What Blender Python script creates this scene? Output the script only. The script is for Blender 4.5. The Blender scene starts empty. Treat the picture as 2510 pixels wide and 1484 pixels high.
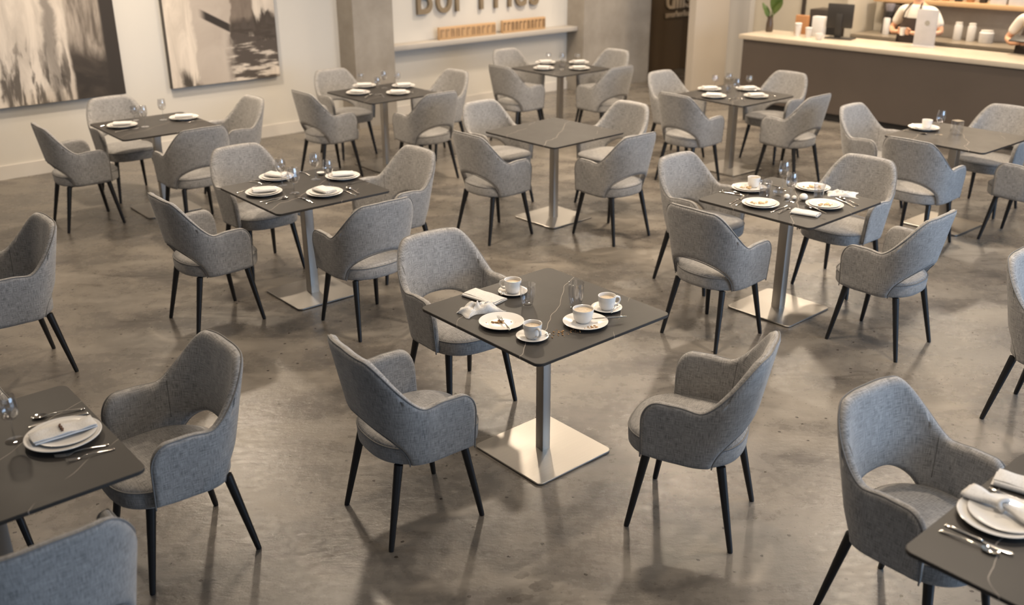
import bpy, bmesh, math, random
from mathutils import Vector, Matrix, noise
random.seed(7)
C = bpy.context.scene.collection
S = bpy.context.scene
PI = math.pi
def rad(a): return a*PI/180

# ------------------------------------------------------------------ camera
cam_d = bpy.data.cameras.new('camera'); cam = bpy.data.objects.new('camera', cam_d); C.objects.link(cam)
cam.matrix_world = Matrix.Translation((0, 0, 2.5124)) @ Matrix.Rotation(PI/2-0.388489, 4, 'X') @ Matrix.Rotation(-0.0030073, 4, 'Z')
cam_d.sensor_width = 36; cam_d.sensor_fit = 'HORIZONTAL'; cam_d.lens = 36*2385.77/2510
cam_d.clip_start = .05; cam_d.clip_end = 100
cam_d.dof.use_dof = True; cam_d.dof.focus_distance = 4.8; cam_d.dof.aperture_fstop = cam_d.lens/19
S.camera = cam
# ------------------------------------------------------------------ world, light, exposure
S.view_settings.view_transform = 'Standard'; S.view_settings.look = 'None'; S.view_settings.gamma = 1
S.view_settings.exposure = -0.10
w = bpy.data.worlds.new('daylight'); S.world = w; w.use_nodes = True
w.node_tree.nodes['Background'].inputs[0].default_value = (.86, .90, 1.0, 1)
w.node_tree.nodes['Background'].inputs[1].default_value = .13
def area(name, loc, aim, sx, sy, power, col, shape='RECTANGLE', spread=None):
    l = bpy.data.lights.new(name, 'AREA'); l.shape = shape; l.size = sx
    if shape in ('RECTANGLE', 'ELLIPSE'): l.size_y = sy
    l.energy = power; l.color = col
    if spread: l.spread = rad(spread)
    o = bpy.data.objects.new(name, l); C.objects.link(o); o.location = loc
    o.rotation_euler = (Vector(aim)-Vector(loc)).to_track_quat('-Z', 'Y').to_euler()
    return o
area('window_daylight', (7.0, 2.2, 1.9), (1.0, 5.5, .5), 7.0, 2.6, 440, (.50, .71, 1.0))
area('front_window_daylight', (-.5, -3.2, 2.0), (0, 5, .5), 6.5, 2.4, 34, (.60, .78, 1.0))
WARM = (1.0, .82, .62)
def lamp(x, y, p=60, z=3.28, col=WARM, r=.12, spread=160):
    return area('ceiling_downlight', (x, y, z), (x, y, 0), r*2, r*2, p, col, 'DISK', spread)
for x, y, p in [(-2.9, 9.0, 80), (-.12, 9.57, 66), (1.67, 8.82, 80), (3.2, 7.33, 72), (1.0, 12.6, 60), (3.84, 11.87, 70), (6.0, 12.0, 45),
                (-1.6, 12.2, 60), (-3.6, 6.2, 30), (-1.2, 6.4, 44), (.6, 5.0, 46), (2.5, 4.4, 46), (-1.2, 3.4, 14), (5.6, 8.8, 45), (1.6, 2.0, 22), (4.6, 13.0, 34), (3.2, 13.9, 26), (5.7, 11.9, 20)]:
    lamp(x, y, p*1.12)

# ------------------------------------------------------------------ frames of the two walls
TW = rad(40.9); UW = Vector((math.cos(TW), math.sin(TW), 0)); NW = Vector((-math.sin(TW), math.cos(TW), 0))   # left wall: u along, n away
TC = rad(-47); UC = Vector((math.cos(TC), math.sin(TC), 0)); NC = Vector((-math.sin(TC), math.cos(TC), 0))    # counter: u along, n away
def WP(u, n, z=0): return UW*u + NW*n + Vector((0, 0, z))
def CP(u, n, z=0): return UC*u + NC*n + Vector((0, 0, z))

# ------------------------------------------------------------------ node helpers
class NT:
    def __init__(s, name):
        s.m = bpy.data.materials.new(name); s.m.use_nodes = True; s.t = s.m.node_tree
        s.b = s.t.nodes['Principled BSDF']
    def n(s, ty, **kw):
        x = s.t.nodes.new(ty)
        for k, v in kw.items():
            if isinstance(v, (int, float, str, bool)) and hasattr(x, k) and k not in x.inputs: setattr(x, k, v)
            else: s.put(x.inputs[k], v)
        return x
    def put(s, i, v):
        if hasattr(v, 'is_linked') or isinstance(v, bpy.types.NodeSocket): s.t.links.new(v, i)
        else: i.default_value = v
    def co(s, kind='Object'): return s.n('ShaderNodeTexCoord').outputs[kind]
    def mp(s, v, sc=(1, 1, 1), loc=(0, 0, 0), rot=(0, 0, 0)):
        x = s.n('ShaderNodeMapping'); s.put(x.inputs[0], v); x.inputs['Scale'].default_value = sc; x.inputs['Location'].default_value = loc; x.inputs['Rotation'].default_value = rot
        return x.outputs[0]
    def noise(s, v, sc=5, det=3, ro=.5, dist=0):
        x = s.n('ShaderNodeTexNoise'); s.put(x.inputs['Vector'], v); x.inputs['Scale'].default_value = sc; x.inputs['Detail'].default_value = det
        x.inputs['Roughness'].default_value = ro; x.inputs['Distortion'].default_value = dist
        return x.outputs[0]
    def ramp(s, v, *st, interp='LINEAR'):
        x = s.n('ShaderNodeValToRGB'); s.put(x.inputs[0], v); e = x.color_ramp.elements; x.color_ramp.interpolation = interp
        while len(e) < len(st): e.new(.5)
        for i, (p, c) in enumerate(st):
            e[i].position = p; e[i].color = (c, c, c, 1) if isinstance(c, (int, float)) else (*c, 1)
        return x.outputs[0]
    def mix(s, f, a, b, mode='MIX'):
        x = s.n('ShaderNodeMix'); x.data_type = 'RGBA'; x.blend_type = mode; x.clamp_factor = True
        for i, v in ((0, f), (6, a), (7, b)):
            if isinstance(v, tuple) and len(v) == 3: v = (*v, 1)
            s.put(x.inputs[i], v)
        return x.outputs[2]
    def math(s, op, a, b=0, c=0):
        x = s.n('ShaderNodeMath'); x.operation = op; s.put(x.inputs[0], a); s.put(x.inputs[1], b)
        if op in ('MULTIPLY_ADD', 'SMOOTH_MIN'): s.put(x.inputs[2], c)
        return x.outputs[0]
    def step(s, v, a, b):
        x = s.n('ShaderNodeMapRange'); x.interpolation_type = 'SMOOTHSTEP'; s.put(x.inputs[0], v); x.inputs[1].default_value = a; x.inputs[2].default_value = b
        return x.outputs[0]
    def bump(s, h, st=.2, d=.01, prev=None):
        x = s.n('ShaderNodeBump'); x.inputs['Strength'].default_value = st; x.inputs['Distance'].default_value = d; s.put(x.inputs['Height'], h)
        if prev is not None: s.put(x.inputs['Normal'], prev)
        return x.outputs[0]
    def end(s, col=None, rough=None, metal=None, normal=None, **kw):
        if col is not None: s.put(s.b.inputs['Base Color'], (*col, 1) if isinstance(col, tuple) and len(col) == 3 else col)
        if rough is not None: s.put(s.b.inputs['Roughness'], rough)
        if metal is not None: s.put(s.b.inputs['Metallic'], metal)
        if normal is not None: s.put(s.b.inputs['Normal'], normal)
        for k, v in kw.items(): s.put(s.b.inputs[k.replace('_', ' ')], v)
        return s.m
def plain(name, col, rough=.5, metal=0, var=.06, sc=8, **kw):
    t = NT(name); f = t.noise(t.co(), sc, 3)
    c = t.mix(t.ramp(f, (.3, 0), (.7, 1)), tuple(a*(1-var) for a in col), tuple(min(1, a*(1+var)) for a in col))
    return t.end(c, rough, metal, **kw)

# ------------------------------------------------------------------ materials
def fabric(name, dark, light):
    t = NT(name); uv = t.co('UV')
    a = t.noise(t.mp(uv, (420, 26, 1)), 1, 2, .6); b = t.noise(t.mp(uv, (26, 420, 1)), 1, 2, .6); g = t.noise(t.mp(uv, (900, 900, 1)), 1, 1)
    big = t.noise(t.mp(uv, (5, 5, 1)), 1, 2)
    v = t.math('ADD', t.math('MULTIPLY', a, .42), t.math('MULTIPLY', b, .42)); v = t.math('ADD', v, t.math('MULTIPLY', g, .16))
    v2 = t.math('ADD', v, t.math('MULTIPLY', big, .10))
    c = t.ramp(v2, (.42, dark), (.54, tuple((x+y)/2 for x, y in zip(dark, light))), (.68, light))
    return t.end(c, .92, normal=t.bump(v, .35, .003), Sheen_Weight=.18, Sheen_Roughness=.5)
M_FAB = fabric('grey_linen', (.095, .094, .094), (.395, .38, .365))
M_PIPE = plain('grey_piping', (.17, .165, .16), .9)
M_SEAM = plain('dark_seam', (.09, .088, .085), .9)
M_BLACK = plain('black_metal', (.008, .008, .009), .38, .0)
def tabletop():
    t = NT('dark_stone_top'); o = t.co()
    n1 = t.noise(t.mp(o, (1, 1, 1)), 3.0, 4, .6)
    ws = t.mp(o, (1, .35, 1), rot=(0, 0, .5)); d = t.noise(ws, 2.0, 3, .55)
    wv = t.math('ABSOLUTE', t.math('SUBTRACT', t.math('FRACT', t.math('ADD', t.math('MULTIPLY', t.n('ShaderNodeSeparateXYZ', Vector=t.mp(o, rot=(0, 0, 1.0))).outputs[0], 3.1), t.math('MULTIPLY', d, .9))), .5))
    vein = t.math('LESS_THAN', wv, .0040)
    gate = t.step(t.noise(o, 2.6, 2), .44, .50)
    v = t.math('MULTIPLY', vein, gate)
    base = t.mix(n1, (.029, .027, .025), (.042, .038, .035))
    c = t.mix(t.math('MULTIPLY', v, .8), base, (.34, .30, .26))
    return t.end(c, t.ramp(n1, (.3, .40), (.7, .48)), Specular_IOR_Level=.28)
M_TOP = tabletop()
def steel():
    t = NT('brushed_steel'); o = t.co()
    f = t.noise(t.mp(o, (4, 300, 4)), 1, 2); g = t.noise(o, 3, 3)
    return t.end(t.mix(f, (.40, .38, .355), (.48, .46, .43)), t.ramp(g, (.3, .34), (.7, .42)), 1.0, t.bump(f, .03, .001))
M_STEEL = steel()
M_CHROME = plain('polished_steel', (.72, .70, .67), .12, 1.0)
M_PLATE = plain('white_porcelain', (.68, .66, .63), .16, var=.01)
M_NAP = None
def napkin():
    t = NT('linen_napkin'); o = t.co(); a = t.noise(t.mp(o, (600, 60, 60)), 1, 2); b = t.noise(t.mp(o, (60, 600, 60)), 1, 2)
    v = t.math('ADD', a, b)
    return t.end(t.ramp(v, (.7, (.47, .455, .435)), (1.3, (.62, .605, .585))), .9, normal=t.bump(v, .3, .002))
M_NAP = napkin()
M_NAP2 = plain('pale_blue_hem', (.55, .58, .63), .9)
def glass(name='clear_glass', ior=1.5, tint=.93):
    t = NT(name); lw = t.n('ShaderNodeLayerWeight'); lw.inputs[0].default_value = .5; tr = t.n('ShaderNodeBsdfTransparent'); tr.inputs[0].default_value = (tint, tint, tint*1.005, 1)
    gl = t.n('ShaderNodeBsdfGlossy'); gl.inputs['Roughness'].default_value = .015; gl.inputs[0].default_value = (1, 1, 1, 1)
    mx = t.n('ShaderNodeMixShader'); t.put(mx.inputs[0], t.math('MULTIPLY_ADD', t.math('POWER', lw.outputs['Facing'], 3.0), .95, .085)); t.put(mx.inputs[1], tr.outputs[0]); t.put(mx.inputs[2], gl.outputs[0])
    t.put(t.t.nodes['Material Output'].inputs[0], mx.outputs[0]); return t.m
M_GLASS = glass()
M_WATER = glass('water', 1.33, .93)
def coffee():
    t = NT('coffee_crema'); o = t.co(); n1 = t.noise(o, 60, 3, .6, 1.5)
    return t.end(t.ramp(n1, (.35, (.42, .33, .23)), (.65, (.58, .50, .39))), .3)
M_COF = coffee()
M_CRUMB = plain('cookie_crumb', (.40, .23, .10), .9, var=.4, sc=90)
M_FOOD = plain('pale_food', (.60, .42, .22), .6, var=.4, sc=60)
M_STONE = plain('white_ceramic', (.78, .74, .68), .3, var=.05, sc=40)
FLOOR_MARKS = [(.075, 3.33, .75, .085, .022, .45), (.035, 3.225, .6, .035, .022, .45), (.115, 3.16, .3, .045, .035, .40), (.03, 3.08, .35, .05, .024, .45), (-.72, 3.38, .55, .13, .014, .5), (.30, 3.70, .8, .12, .030, .4)]
def floor_mat():
    t = NT('polished_concrete'); o = t.co()
    big = t.noise(t.mp(o, (1, 1, 1), rot=(0, 0, .3)), .55, 4, .6, .6); mid = t.noise(t.mp(o, (1, 2.2, 1), rot=(0, 0, .25)), 1.3, 5, .55, .6); fine = t.noise(o, 14, 6, .65)
    streak = t.noise(t.mp(o, (2.0, 12, 1), rot=(0, 0, .5)), 1.0, 5, .62, .8)
    c = t.ramp(mid, (.28, (.055, .048, .042)), (.44, (.118, .103, .087)), (.58, (.185, .162, .135)), (.72, (.250, .222, .188)))
    c = t.mix(t.ramp(big, (.38, 0), (.62, 1)), t.mix(.55, c, (.098, .093, .088)), c)
    c = t.mix(t.math('MULTIPLY', t.ramp(fine, (.42, 0), (.72, 1)), .22), c, (.28, .25, .21))
    sm = t.math('MULTIPLY', t.ramp(streak, (.56, 0), (.66, 1)), t.ramp(t.noise(o, 1.1, 3), (.50, 0), (.62, 1)))
    c = t.mix(t.math('MULTIPLY', sm, .75), c, (.055, .047, .039))
    sharp = t.math('MULTIPLY', t.math('GREATER_THAN', t.noise(t.mp(o, (1, 2.5, 1), rot=(0, 0, .6)), 4.5, 5, .6), .665), t.ramp(t.noise(o, 1.4, 2, .5), (.5, 0), (.56, 1)))
    c = t.mix(t.math('MULTIPLY', sharp, .75), c, (.065, .056, .047))
    vo = t.n('ShaderNodeTexVoronoi'); vo.voronoi_dimensions = '2D'; vo.inputs['Scale'].default_value = 6.5; t.put(vo.inputs['Vector'], t.mp(o, (1, 1, 0)))
    sp = t.math('LESS_THAN', t.math('ADD', vo.outputs[0], t.math('MULTIPLY', t.noise(o, 45, 3, .7), .12)), .108)
    pick = t.math('GREATER_THAN', t.n('ShaderNodeSeparateColor', Color=vo.outputs[1]).outputs[0], .70)
    c = t.mix(t.math('MULTIPLY', t.math('MULTIPLY', sp, pick), .9), c, (.018, .013, .010))
    v3 = t.n('ShaderNodeTexVoronoi'); v3.voronoi_dimensions = '2D'; v3.inputs['Scale'].default_value = 15; t.put(v3.inputs['Vector'], t.mp(o, (1, 1.3, 1), rot=(0, 0, .5)))
    c = t.mix(t.math('MULTIPLY', t.math('MULTIPLY', t.math('LESS_THAN', t.math('ADD', v3.outputs[0], t.math('MULTIPLY', t.noise(o, 50, 3, .7), .2)), .15), t.ramp(t.noise(o, .9, 2), (.48, 0), (.56, 1))), .8), c, (.03, .024, .019))
    # shoe prints and two scuffs, each with its own outline
    xy = t.n('ShaderNodeSeparateXYZ', Vector=o); X, Y = xy.outputs[0], xy.outputs[1]; wob = t.math('MULTIPLY', t.math('SUBTRACT', t.noise(o, 30, 4, .6), .5), 4.0)
    for cx, cy, an, la, lb, st in FLOOR_MARKS:
        ca, sa = math.cos(an), math.sin(an); dx = t.math('SUBTRACT', X, cx); dy = t.math('SUBTRACT', Y, cy)
        a = t.math('DIVIDE', t.math('ADD', t.math('MULTIPLY', dx, ca), t.math('MULTIPLY', dy, sa)), la); b = t.math('DIVIDE', t.math('SUBTRACT', t.math('MULTIPLY', dy, ca), t.math('MULTIPLY', dx, sa)), lb)
        d = t.math('ADD', t.math('ADD', t.math('MULTIPLY', a, a), t.math('MULTIPLY', b, b)), wob)
        c = t.mix(t.math('MULTIPLY', t.math('LESS_THAN', d, 1.0), min(1, st*1.7)), c, (.072, .062, .053))
    sc = t.noise(t.mp(o, (3, 60, 1), rot=(0, 0, .9)), 1, 3, .6); sc2 = t.noise(t.mp(o, (60, 4, 1), rot=(0, 0, .2)), 1, 3, .6)
    pit = t.ramp(t.noise(t.mp(o, (1, 1.8, 1)), 26, 8, .72, .4), (.40, 0), (.60, 1))
    rough = t.ramp(t.math('ADD', t.math('MULTIPLY', mid, .6), t.math('MULTIPLY', fine, .4)), (.35, .22), (.50, .28), (.65, .38))
    h = t.math('ADD', t.math('MULTIPLY', t.noise(t.mp(o, (1, 1.5, 1)), 18, 7, .70, .3), .9), t.math('MULTIPLY', t.math('ADD', sc, sc2), .10))
    wv = t.bump(t.noise(o, 3.0, 3), .12, .02)
    return t.end(c, rough, normal=t.bump(h, .30, .006, wv), Specular_IOR_Level=.55)
M_FLOOR = floor_mat()
def wallpaint(name, col, var=.03):
    t = NT(name); o = t.co(); n1 = t.noise(o, 1.2, 5); n2 = t.noise(o, 60, 3)
    return t.end(t.mix(n1, tuple(x*(1-var) for x in col), tuple(x*(1+var) for x in col)), .75, normal=t.bump(n2, .05, .003))
M_WALL = wallpaint('cream_wall_paint', (.60, .575, .53))
M_CEIL = wallpaint('ceiling_paint', (.55, .50, .43))
M_BROWN = wallpaint('brown_wall_paint', (.13, .088, .050), .15)
M_BEIGE = wallpaint('beige_pillar_paint', (.44, .39, .33))
M_PANEL = wallpaint('pale_panel_paint', (.52, .47, .385))
M_WHITEP = wallpaint('white_panel_paint', (.60, .57, .53))
def concrete():
    t = NT('raw_concrete'); o = t.co(); n1 = t.noise(o, 2.2, 6, .62); n2 = t.noise(o, 30, 4)
    return t.end(t.ramp(n1, (.3, (.23, .205, .175)), (.7, (.34, .31, .27))), .8, normal=t.bump(n2, .15, .004))
M_CONC = concrete()
def wood(name, a, b):
    t = NT(name); o = t.co(); n1 = t.noise(t.mp(o, (2, 2, 40)), 1.5, 4)
    return t.end(t.mix(n1, a, b), .5)
M_WOOD = wood('light_oak', (.42, .26, .13), (.56, .37, .20))
M_COUNTER = plain('taupe_counter_front', (.088, .067, .052), .55, var=.05, sc=2)
M_CTOP = plain('cream_counter_top', (.50, .43, .335), .35, var=.03)
M_DARK = plain('charcoal_plastic', (.022, .019, .017), .45)
M_DARKP = plain('dark_brown_laminate', (.045, .034, .028), .4)
M_BACKSP = plain('grey_taupe_backsplash', (.31, .27, .23), .4)
M_BTOP = plain('olive_stone_worktop', (.24, .20, .15), .35)
M_PAPER = plain('white_paper', (.60, .58, .56), .6)
M_KRAFT = plain('kraft_brown', (.36, .17, .07), .7)
M_LEAF = plain('green_leaf', (.06, .10, .015), .5, var=.3)
M_VASE = plain('brown_glass_vase', (.07, .05, .035), .25)
M_SKIN = plain('skin', (.60, .33, .20), .5, var=.04)
M_SHIRT = plain('white_cotton_shirt', (.74, .68, .59), .85)
M_APRON = plain('dark_brown_apron', (.045, .030, .022), .85)
M_TROU = plain('dark_trousers', (.03, .03, .035), .85)
M_HAIR = plain('dark_brown_hair', (.04, .025, .015), .6)
M_SIGN = plain('brushed_brown_letters', (.22, .17, .11), .5)
M_GLOW = plain('cream_wall_lettering', (.60, .48, .34), .6)
M_FRAME = plain('dark_canvas_edge', (.10, .09, .08), .6)

# ------------------------------------------------------------------ mesh helpers
def mk(name, bm, mat, parent=None, smooth=True, loc=None, rotz=0, auto=35):
    me = bpy.data.meshes.new(name); bmesh.ops.recalc_face_normals(bm, faces=bm.faces); bm.to_mesh(me); bm.free()
    if smooth:
        me.polygons.foreach_set('use_smooth', [True]*len(me.polygons))
        if auto: me.set_sharp_from_angle(angle=rad(auto))
    for m in (mat if isinstance(mat, (list, tuple)) else [mat]): me.materials.append(m)
    o = bpy.data.objects.new(name, me); C.objects.link(o); o.parent = parent
    if loc is not None: o.location = loc
    o.rotation_euler.z = rotz
    return o
def empty(name, loc=(0, 0, 0), rotz=0):
    o = bpy.data.objects.new(name, None); C.objects.link(o); o.location = loc; o.rotation_euler.z = rotz; o.empty_display_size = .1; return o
def tag(o, label, cat, group=None, kind=None):
    o['label'] = label; o['category'] = cat
    if group: o['group'] = group
    if kind: o['kind'] = kind
    return o
def struct(o, label=None):
    o['kind'] = 'structure'
    if label: o['label'] = label
    return o
def dup(root, loc, rotz):
    r = root.copy(); C.objects.link(r); r.location = loc; r.rotation_euler.z = rotz
    for ch in list(root.children):
        c = ch.copy(); C.objects.link(c); c.parent = r
        for g in list(ch.children):
            d = g.copy(); C.objects.link(d); d.parent = c
    return r
def box(bm, lo, hi, bev=0, seg=2, rot=None):
    M = Matrix.Translation([(a+b)/2 for a, b in zip(lo, hi)]) @ Matrix.Diagonal([b-a for a, b in zip(lo, hi)]+[1])
    if rot is not None: M = rot @ M
    r = bmesh.ops.create_cube(bm, size=1, matrix=M)
    if bev:
        es = list({e for v in r['verts'] for e in v.link_edges}); bmesh.ops.bevel(bm, geom=es, offset=bev, segments=seg, profile=.5, affect='EDGES')
def rect_prism(bm, hx, hy, z0, z1, r, seg=6, bev=0):
    pts = []
    for sx, sy, a0 in ((1, 1, 0), (-1, 1, 90), (-1, -1, 180), (1, -1, 270)):
        for k in range(seg+1):
            a = rad(a0+90*k/seg); pts.append((sx*(hx-r)+r*math.cos(a), sy*(hy-r)+r*math.sin(a)))
    loft(bm, [[(x*(1-b/hx), y*(1-b/hy), z) for x, y in pts] for z, b in ((z0, bev), (z0+bev, 0), (z1-bev, 0), (z1, bev))])
def loft(bm, rings, cap=True, close=True):
    vs = [[bm.verts.new(p) for p in r] for r in rings]; n = len(rings[0])
    for a, b in zip(vs, vs[1:]):
        for i in range(n if close else n-1):
            j = (i+1) % n; bm.faces.new((a[i], a[j], b[j], b[i]))
    if cap: bm.faces.new(vs[0][::-1]); bm.faces.new(vs[-1])
    return vs
def lathe(bm, prof, seg=32, cx=0, cy=0, cap=True):
    rings = [[(cx+r*math.cos(2*PI*k/seg), cy+r*math.sin(2*PI*k/seg), z) for k in range(seg)] for r, z in prof]
    loft(bm, rings, cap)
def tube(bm, pts, r, seg=10, closed=False, flat=1):
    pts = [Vector(p) for p in pts]; n = len(pts); rr = r if isinstance(r, (list, tuple)) else [r]*n; rings = []; up = None
    for i, p in enumerate(pts):
        if closed: t = pts[(i+1) % n]-pts[i-1]
        else: t = pts[min(i+1, n-1)]-pts[max(i-1, 0)]
        t.normalize()
        if up is None: up = t.orthogonal().normalized()
        else: up = (up-t*up.dot(t)).normalized()
        s = t.cross(up); rings.append([p+(up*math.cos(2*PI*k/seg)*flat+s*math.sin(2*PI*k/seg))*rr[i] for k in range(seg)])
    if closed: rings.append(rings[0]); loft(bm, rings, cap=False); bmesh.ops.remove_doubles(bm, verts=bm.verts, dist=1e-6)
    else: loft(bm, rings)
def sm(a, b, x):
    t = max(0, min(1, (x-a)/(b-a))); return t*t*(3-2*t)

# ------------------------------------------------------------------ armchair
A_, Y0, BK, NEXP = .238, -.015, .195, 2.35       # shell half width, where the arms start to curve, back depth
def plan_raw(n=400):
    P = [];
    for i in range(n+1):
        f = PI/2*i/n; P.append((A_*math.sin(f)**(2/NEXP), Y0-(Y0+BK)*math.cos(f)**(2/NEXP)))
    for i in range(1, 41): P.append((A_, Y0+.20*i/40))
    return P
_pr = plan_raw(); _L = [0]
for a, b in zip(_pr, _pr[1:]): _L.append(_L[-1]+math.hypot(b[0]-a[0], b[1]-a[1]))
LEND = _L[-1]
def plan(L):
    L = max(0, min(LEND, L)); lo, hi = 0, len(_L)-1
    while hi-lo > 1:
        m = (lo+hi)//2
        if _L[m] <= L: lo = m
        else: hi = m
    t = (L-_L[lo])/max(1e-9, _L[hi]-_L[lo]); a, b = _pr[lo], _pr[hi]
    x, y = a[0]+(b[0]-a[0])*t, a[1]+(b[1]-a[1])*t
    d = .012; return x, y
def plan_n(L):
    a = plan(L-.008) if L > .008 else (-plan(.008-L)[0], plan(.008-L)[1]); b = plan(L+.008)
    if L+.008 > LEND: a, b = plan(LEND-.02), plan(LEND)
    t = Vector((b[0]-a[0], b[1]-a[1])).normalized(); return Vector((t.y, -t.x))
def shell_pt(L, z):
    x, y = plan(L); n = plan_n(L)
    h = z-.40; side = abs(n.x); backness = max(0, -n.y)
    lean = .085*side*max(h, -.02) + .175*backness*h
    x += n.x*lean; y += n.y*lean
    # at the top the back draws in a little towards its shoulders
    return Vector((x, y, z)), n
LF = LEND-.012       # arm front
def top_pt(u):      # u 0..1 from the back centre to the rounded front of the arm
    L = u*(LF-.075)
    z = .880-.008*(min(L, .2)/.15)**2-.213*sm(.120, .300, L)+.010*sm(.28, .38, L)
    return L, z
LT, ZT = top_pt(1)
def front_pt(v):    # v 0..1 from the bottom corner to the top of the arm
    if v < .5: return LF-.0*(1-v*2), .388+(ZT-.105-.388)*(v/.5)
    a = (v-.5)/.5*PI/2; return LF-.075+.075*math.cos(a), ZT-.105+.105*math.sin(a)
LOP = .232
def bot_pt(u):
    L = u*LF
    if L < LOP: return L, .372+.176*math.sqrt(max(0, 1-(L/LOP)**2.3))
    return L, .372+.016*(L-LOP)/(LF-LOP)
def center_pt(v): return 0, bot_pt(0)[1]+(top_pt(0)[1]-bot_pt(0)[1])*v
NU, NV = 46, 18
def useq(i):
    t = i/NU
    us = LOP/LF   # denser near the foot of the opening and near the arm front
    if t < .55: return us*math.sin(t/.55*PI/2)
    s = (t-.55)/.45; return us+(1-us)*(math.sin(s*PI/2)**1.0*.6+s*.4)
def grid_pt(i, j):
    u, v = useq(i), (1-math.cos(PI*j/NV))/2*.5+j/NV*.5
    b, t, c, f = bot_pt(u), top_pt(u), center_pt(v), front_pt(v)
    b0, b1, t0, t1 = bot_pt(0), bot_pt(1), top_pt(0), top_pt(1)
    return tuple((1-v)*b[k]+v*t[k]+(1-u)*c[k]+u*f[k]-((1-u)*(1-v)*b0[k]+u*(1-v)*b1[k]+(1-u)*v*t0[k]+u*v*t1[k]) for k in (0, 1))
def build_shell():
    G = [[grid_pt(i, j) for j in range(NV+1)] for i in range(NU+1)]
    bd = [G[i][0] for i in range(NU+1)]+[G[NU][j] for j in range(1, NV+1)]+[G[i][NV] for i in range(NU-1, -1, -1)]
    segs = list(zip(bd, bd[1:]))
    def dist(p):
        best = 9
        for a, b in segs:
            dx, dy = b[0]-a[0], b[1]-a[1]; q = dx*dx+dy*dy
            t = 0 if q == 0 else max(0, min(1, ((p[0]-a[0])*dx+(p[1]-a[1])*dy)/q))
            best = min(best, math.hypot(p[0]-a[0]-dx*t, p[1]-a[1]-dy*t))
        return best
    bm = bmesh.new(); uvl = bm.loops.layers.uv.new('uv'); V = {}; T, R = .0195, .021
    rim = []
    for side in (1, -1):
        for i in range(NU+1):
            for j in range(NV+1):
                L, z = G[i][j]; edge = j in (0, NV) or i == NU
                d = 0 if edge else dist((L, z)); h = T*math.sqrt(max(0, 1-(1-min(1, d/R))**2)) if not edge else 0
                P, n = shell_pt(L, z)
                for k in (1, -1):
                    if i == 0 and side == -1: V[side, i, j, k] = V[1, i, j, k]; continue
                    if edge and k == -1: V[side, i, j, k] = V[side, i, j, 1]; continue
                    pu = 1.25 if k == -1 else 1.0   # inner side is a little more padded
                    q = Vector((P.x+n.x*h*k*pu, P.y+n.y*h*k*pu, P.z)); q.x *= side
                    V[side, i, j, k] = bm.verts.new(q)
    for side in (1, -1):
        for k in (1, -1):
            for i in range(NU):
                for j in range(NV):
                    ids = [(i, j), (i+1, j), (i+1, j+1), (i, j+1)]
                    vs = [V[side, a, b, k] for a, b in ids]
                    if len(set(vs)) < 4: continue
                    if side*k < 0: vs = vs[::-1]; ids = ids[::-1]
                    try: f = bm.faces.new(vs)
                    except ValueError: continue
                    for lp, (a, b) in zip(f.loops, ids): lp[uvl].uv = (G[a][b][0]*side+(.0 if k == 1 else 3.1), G[a][b][1])
    # rim line for the piping, slightly to the outside
    path = []
    def rp(L, z, ins=.006):
        P, n = shell_pt(L, z); return Vector((P.x+n.x*.011, P.y+n.y*.011, P.z))
    half = [rp(*top_pt(i/40)) for i in range(41)]+[rp(*front_pt(1-i/24)) for i in range(1, 25)]
    # keep the piping just inside the rim
    outp = []
    for q in half: outp.append(q)
    full = [Vector((-p.x, p.y, p.z)) for p in outp[:0:-1]]+outp
    arch = [rp(*bot_pt(useq(i))) for i in range(0, 26)]
    arch = [Vector((-p.x, p.y, p.z)) for p in arch[:0:-1]]+arch
    return bm, full, arch
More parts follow.
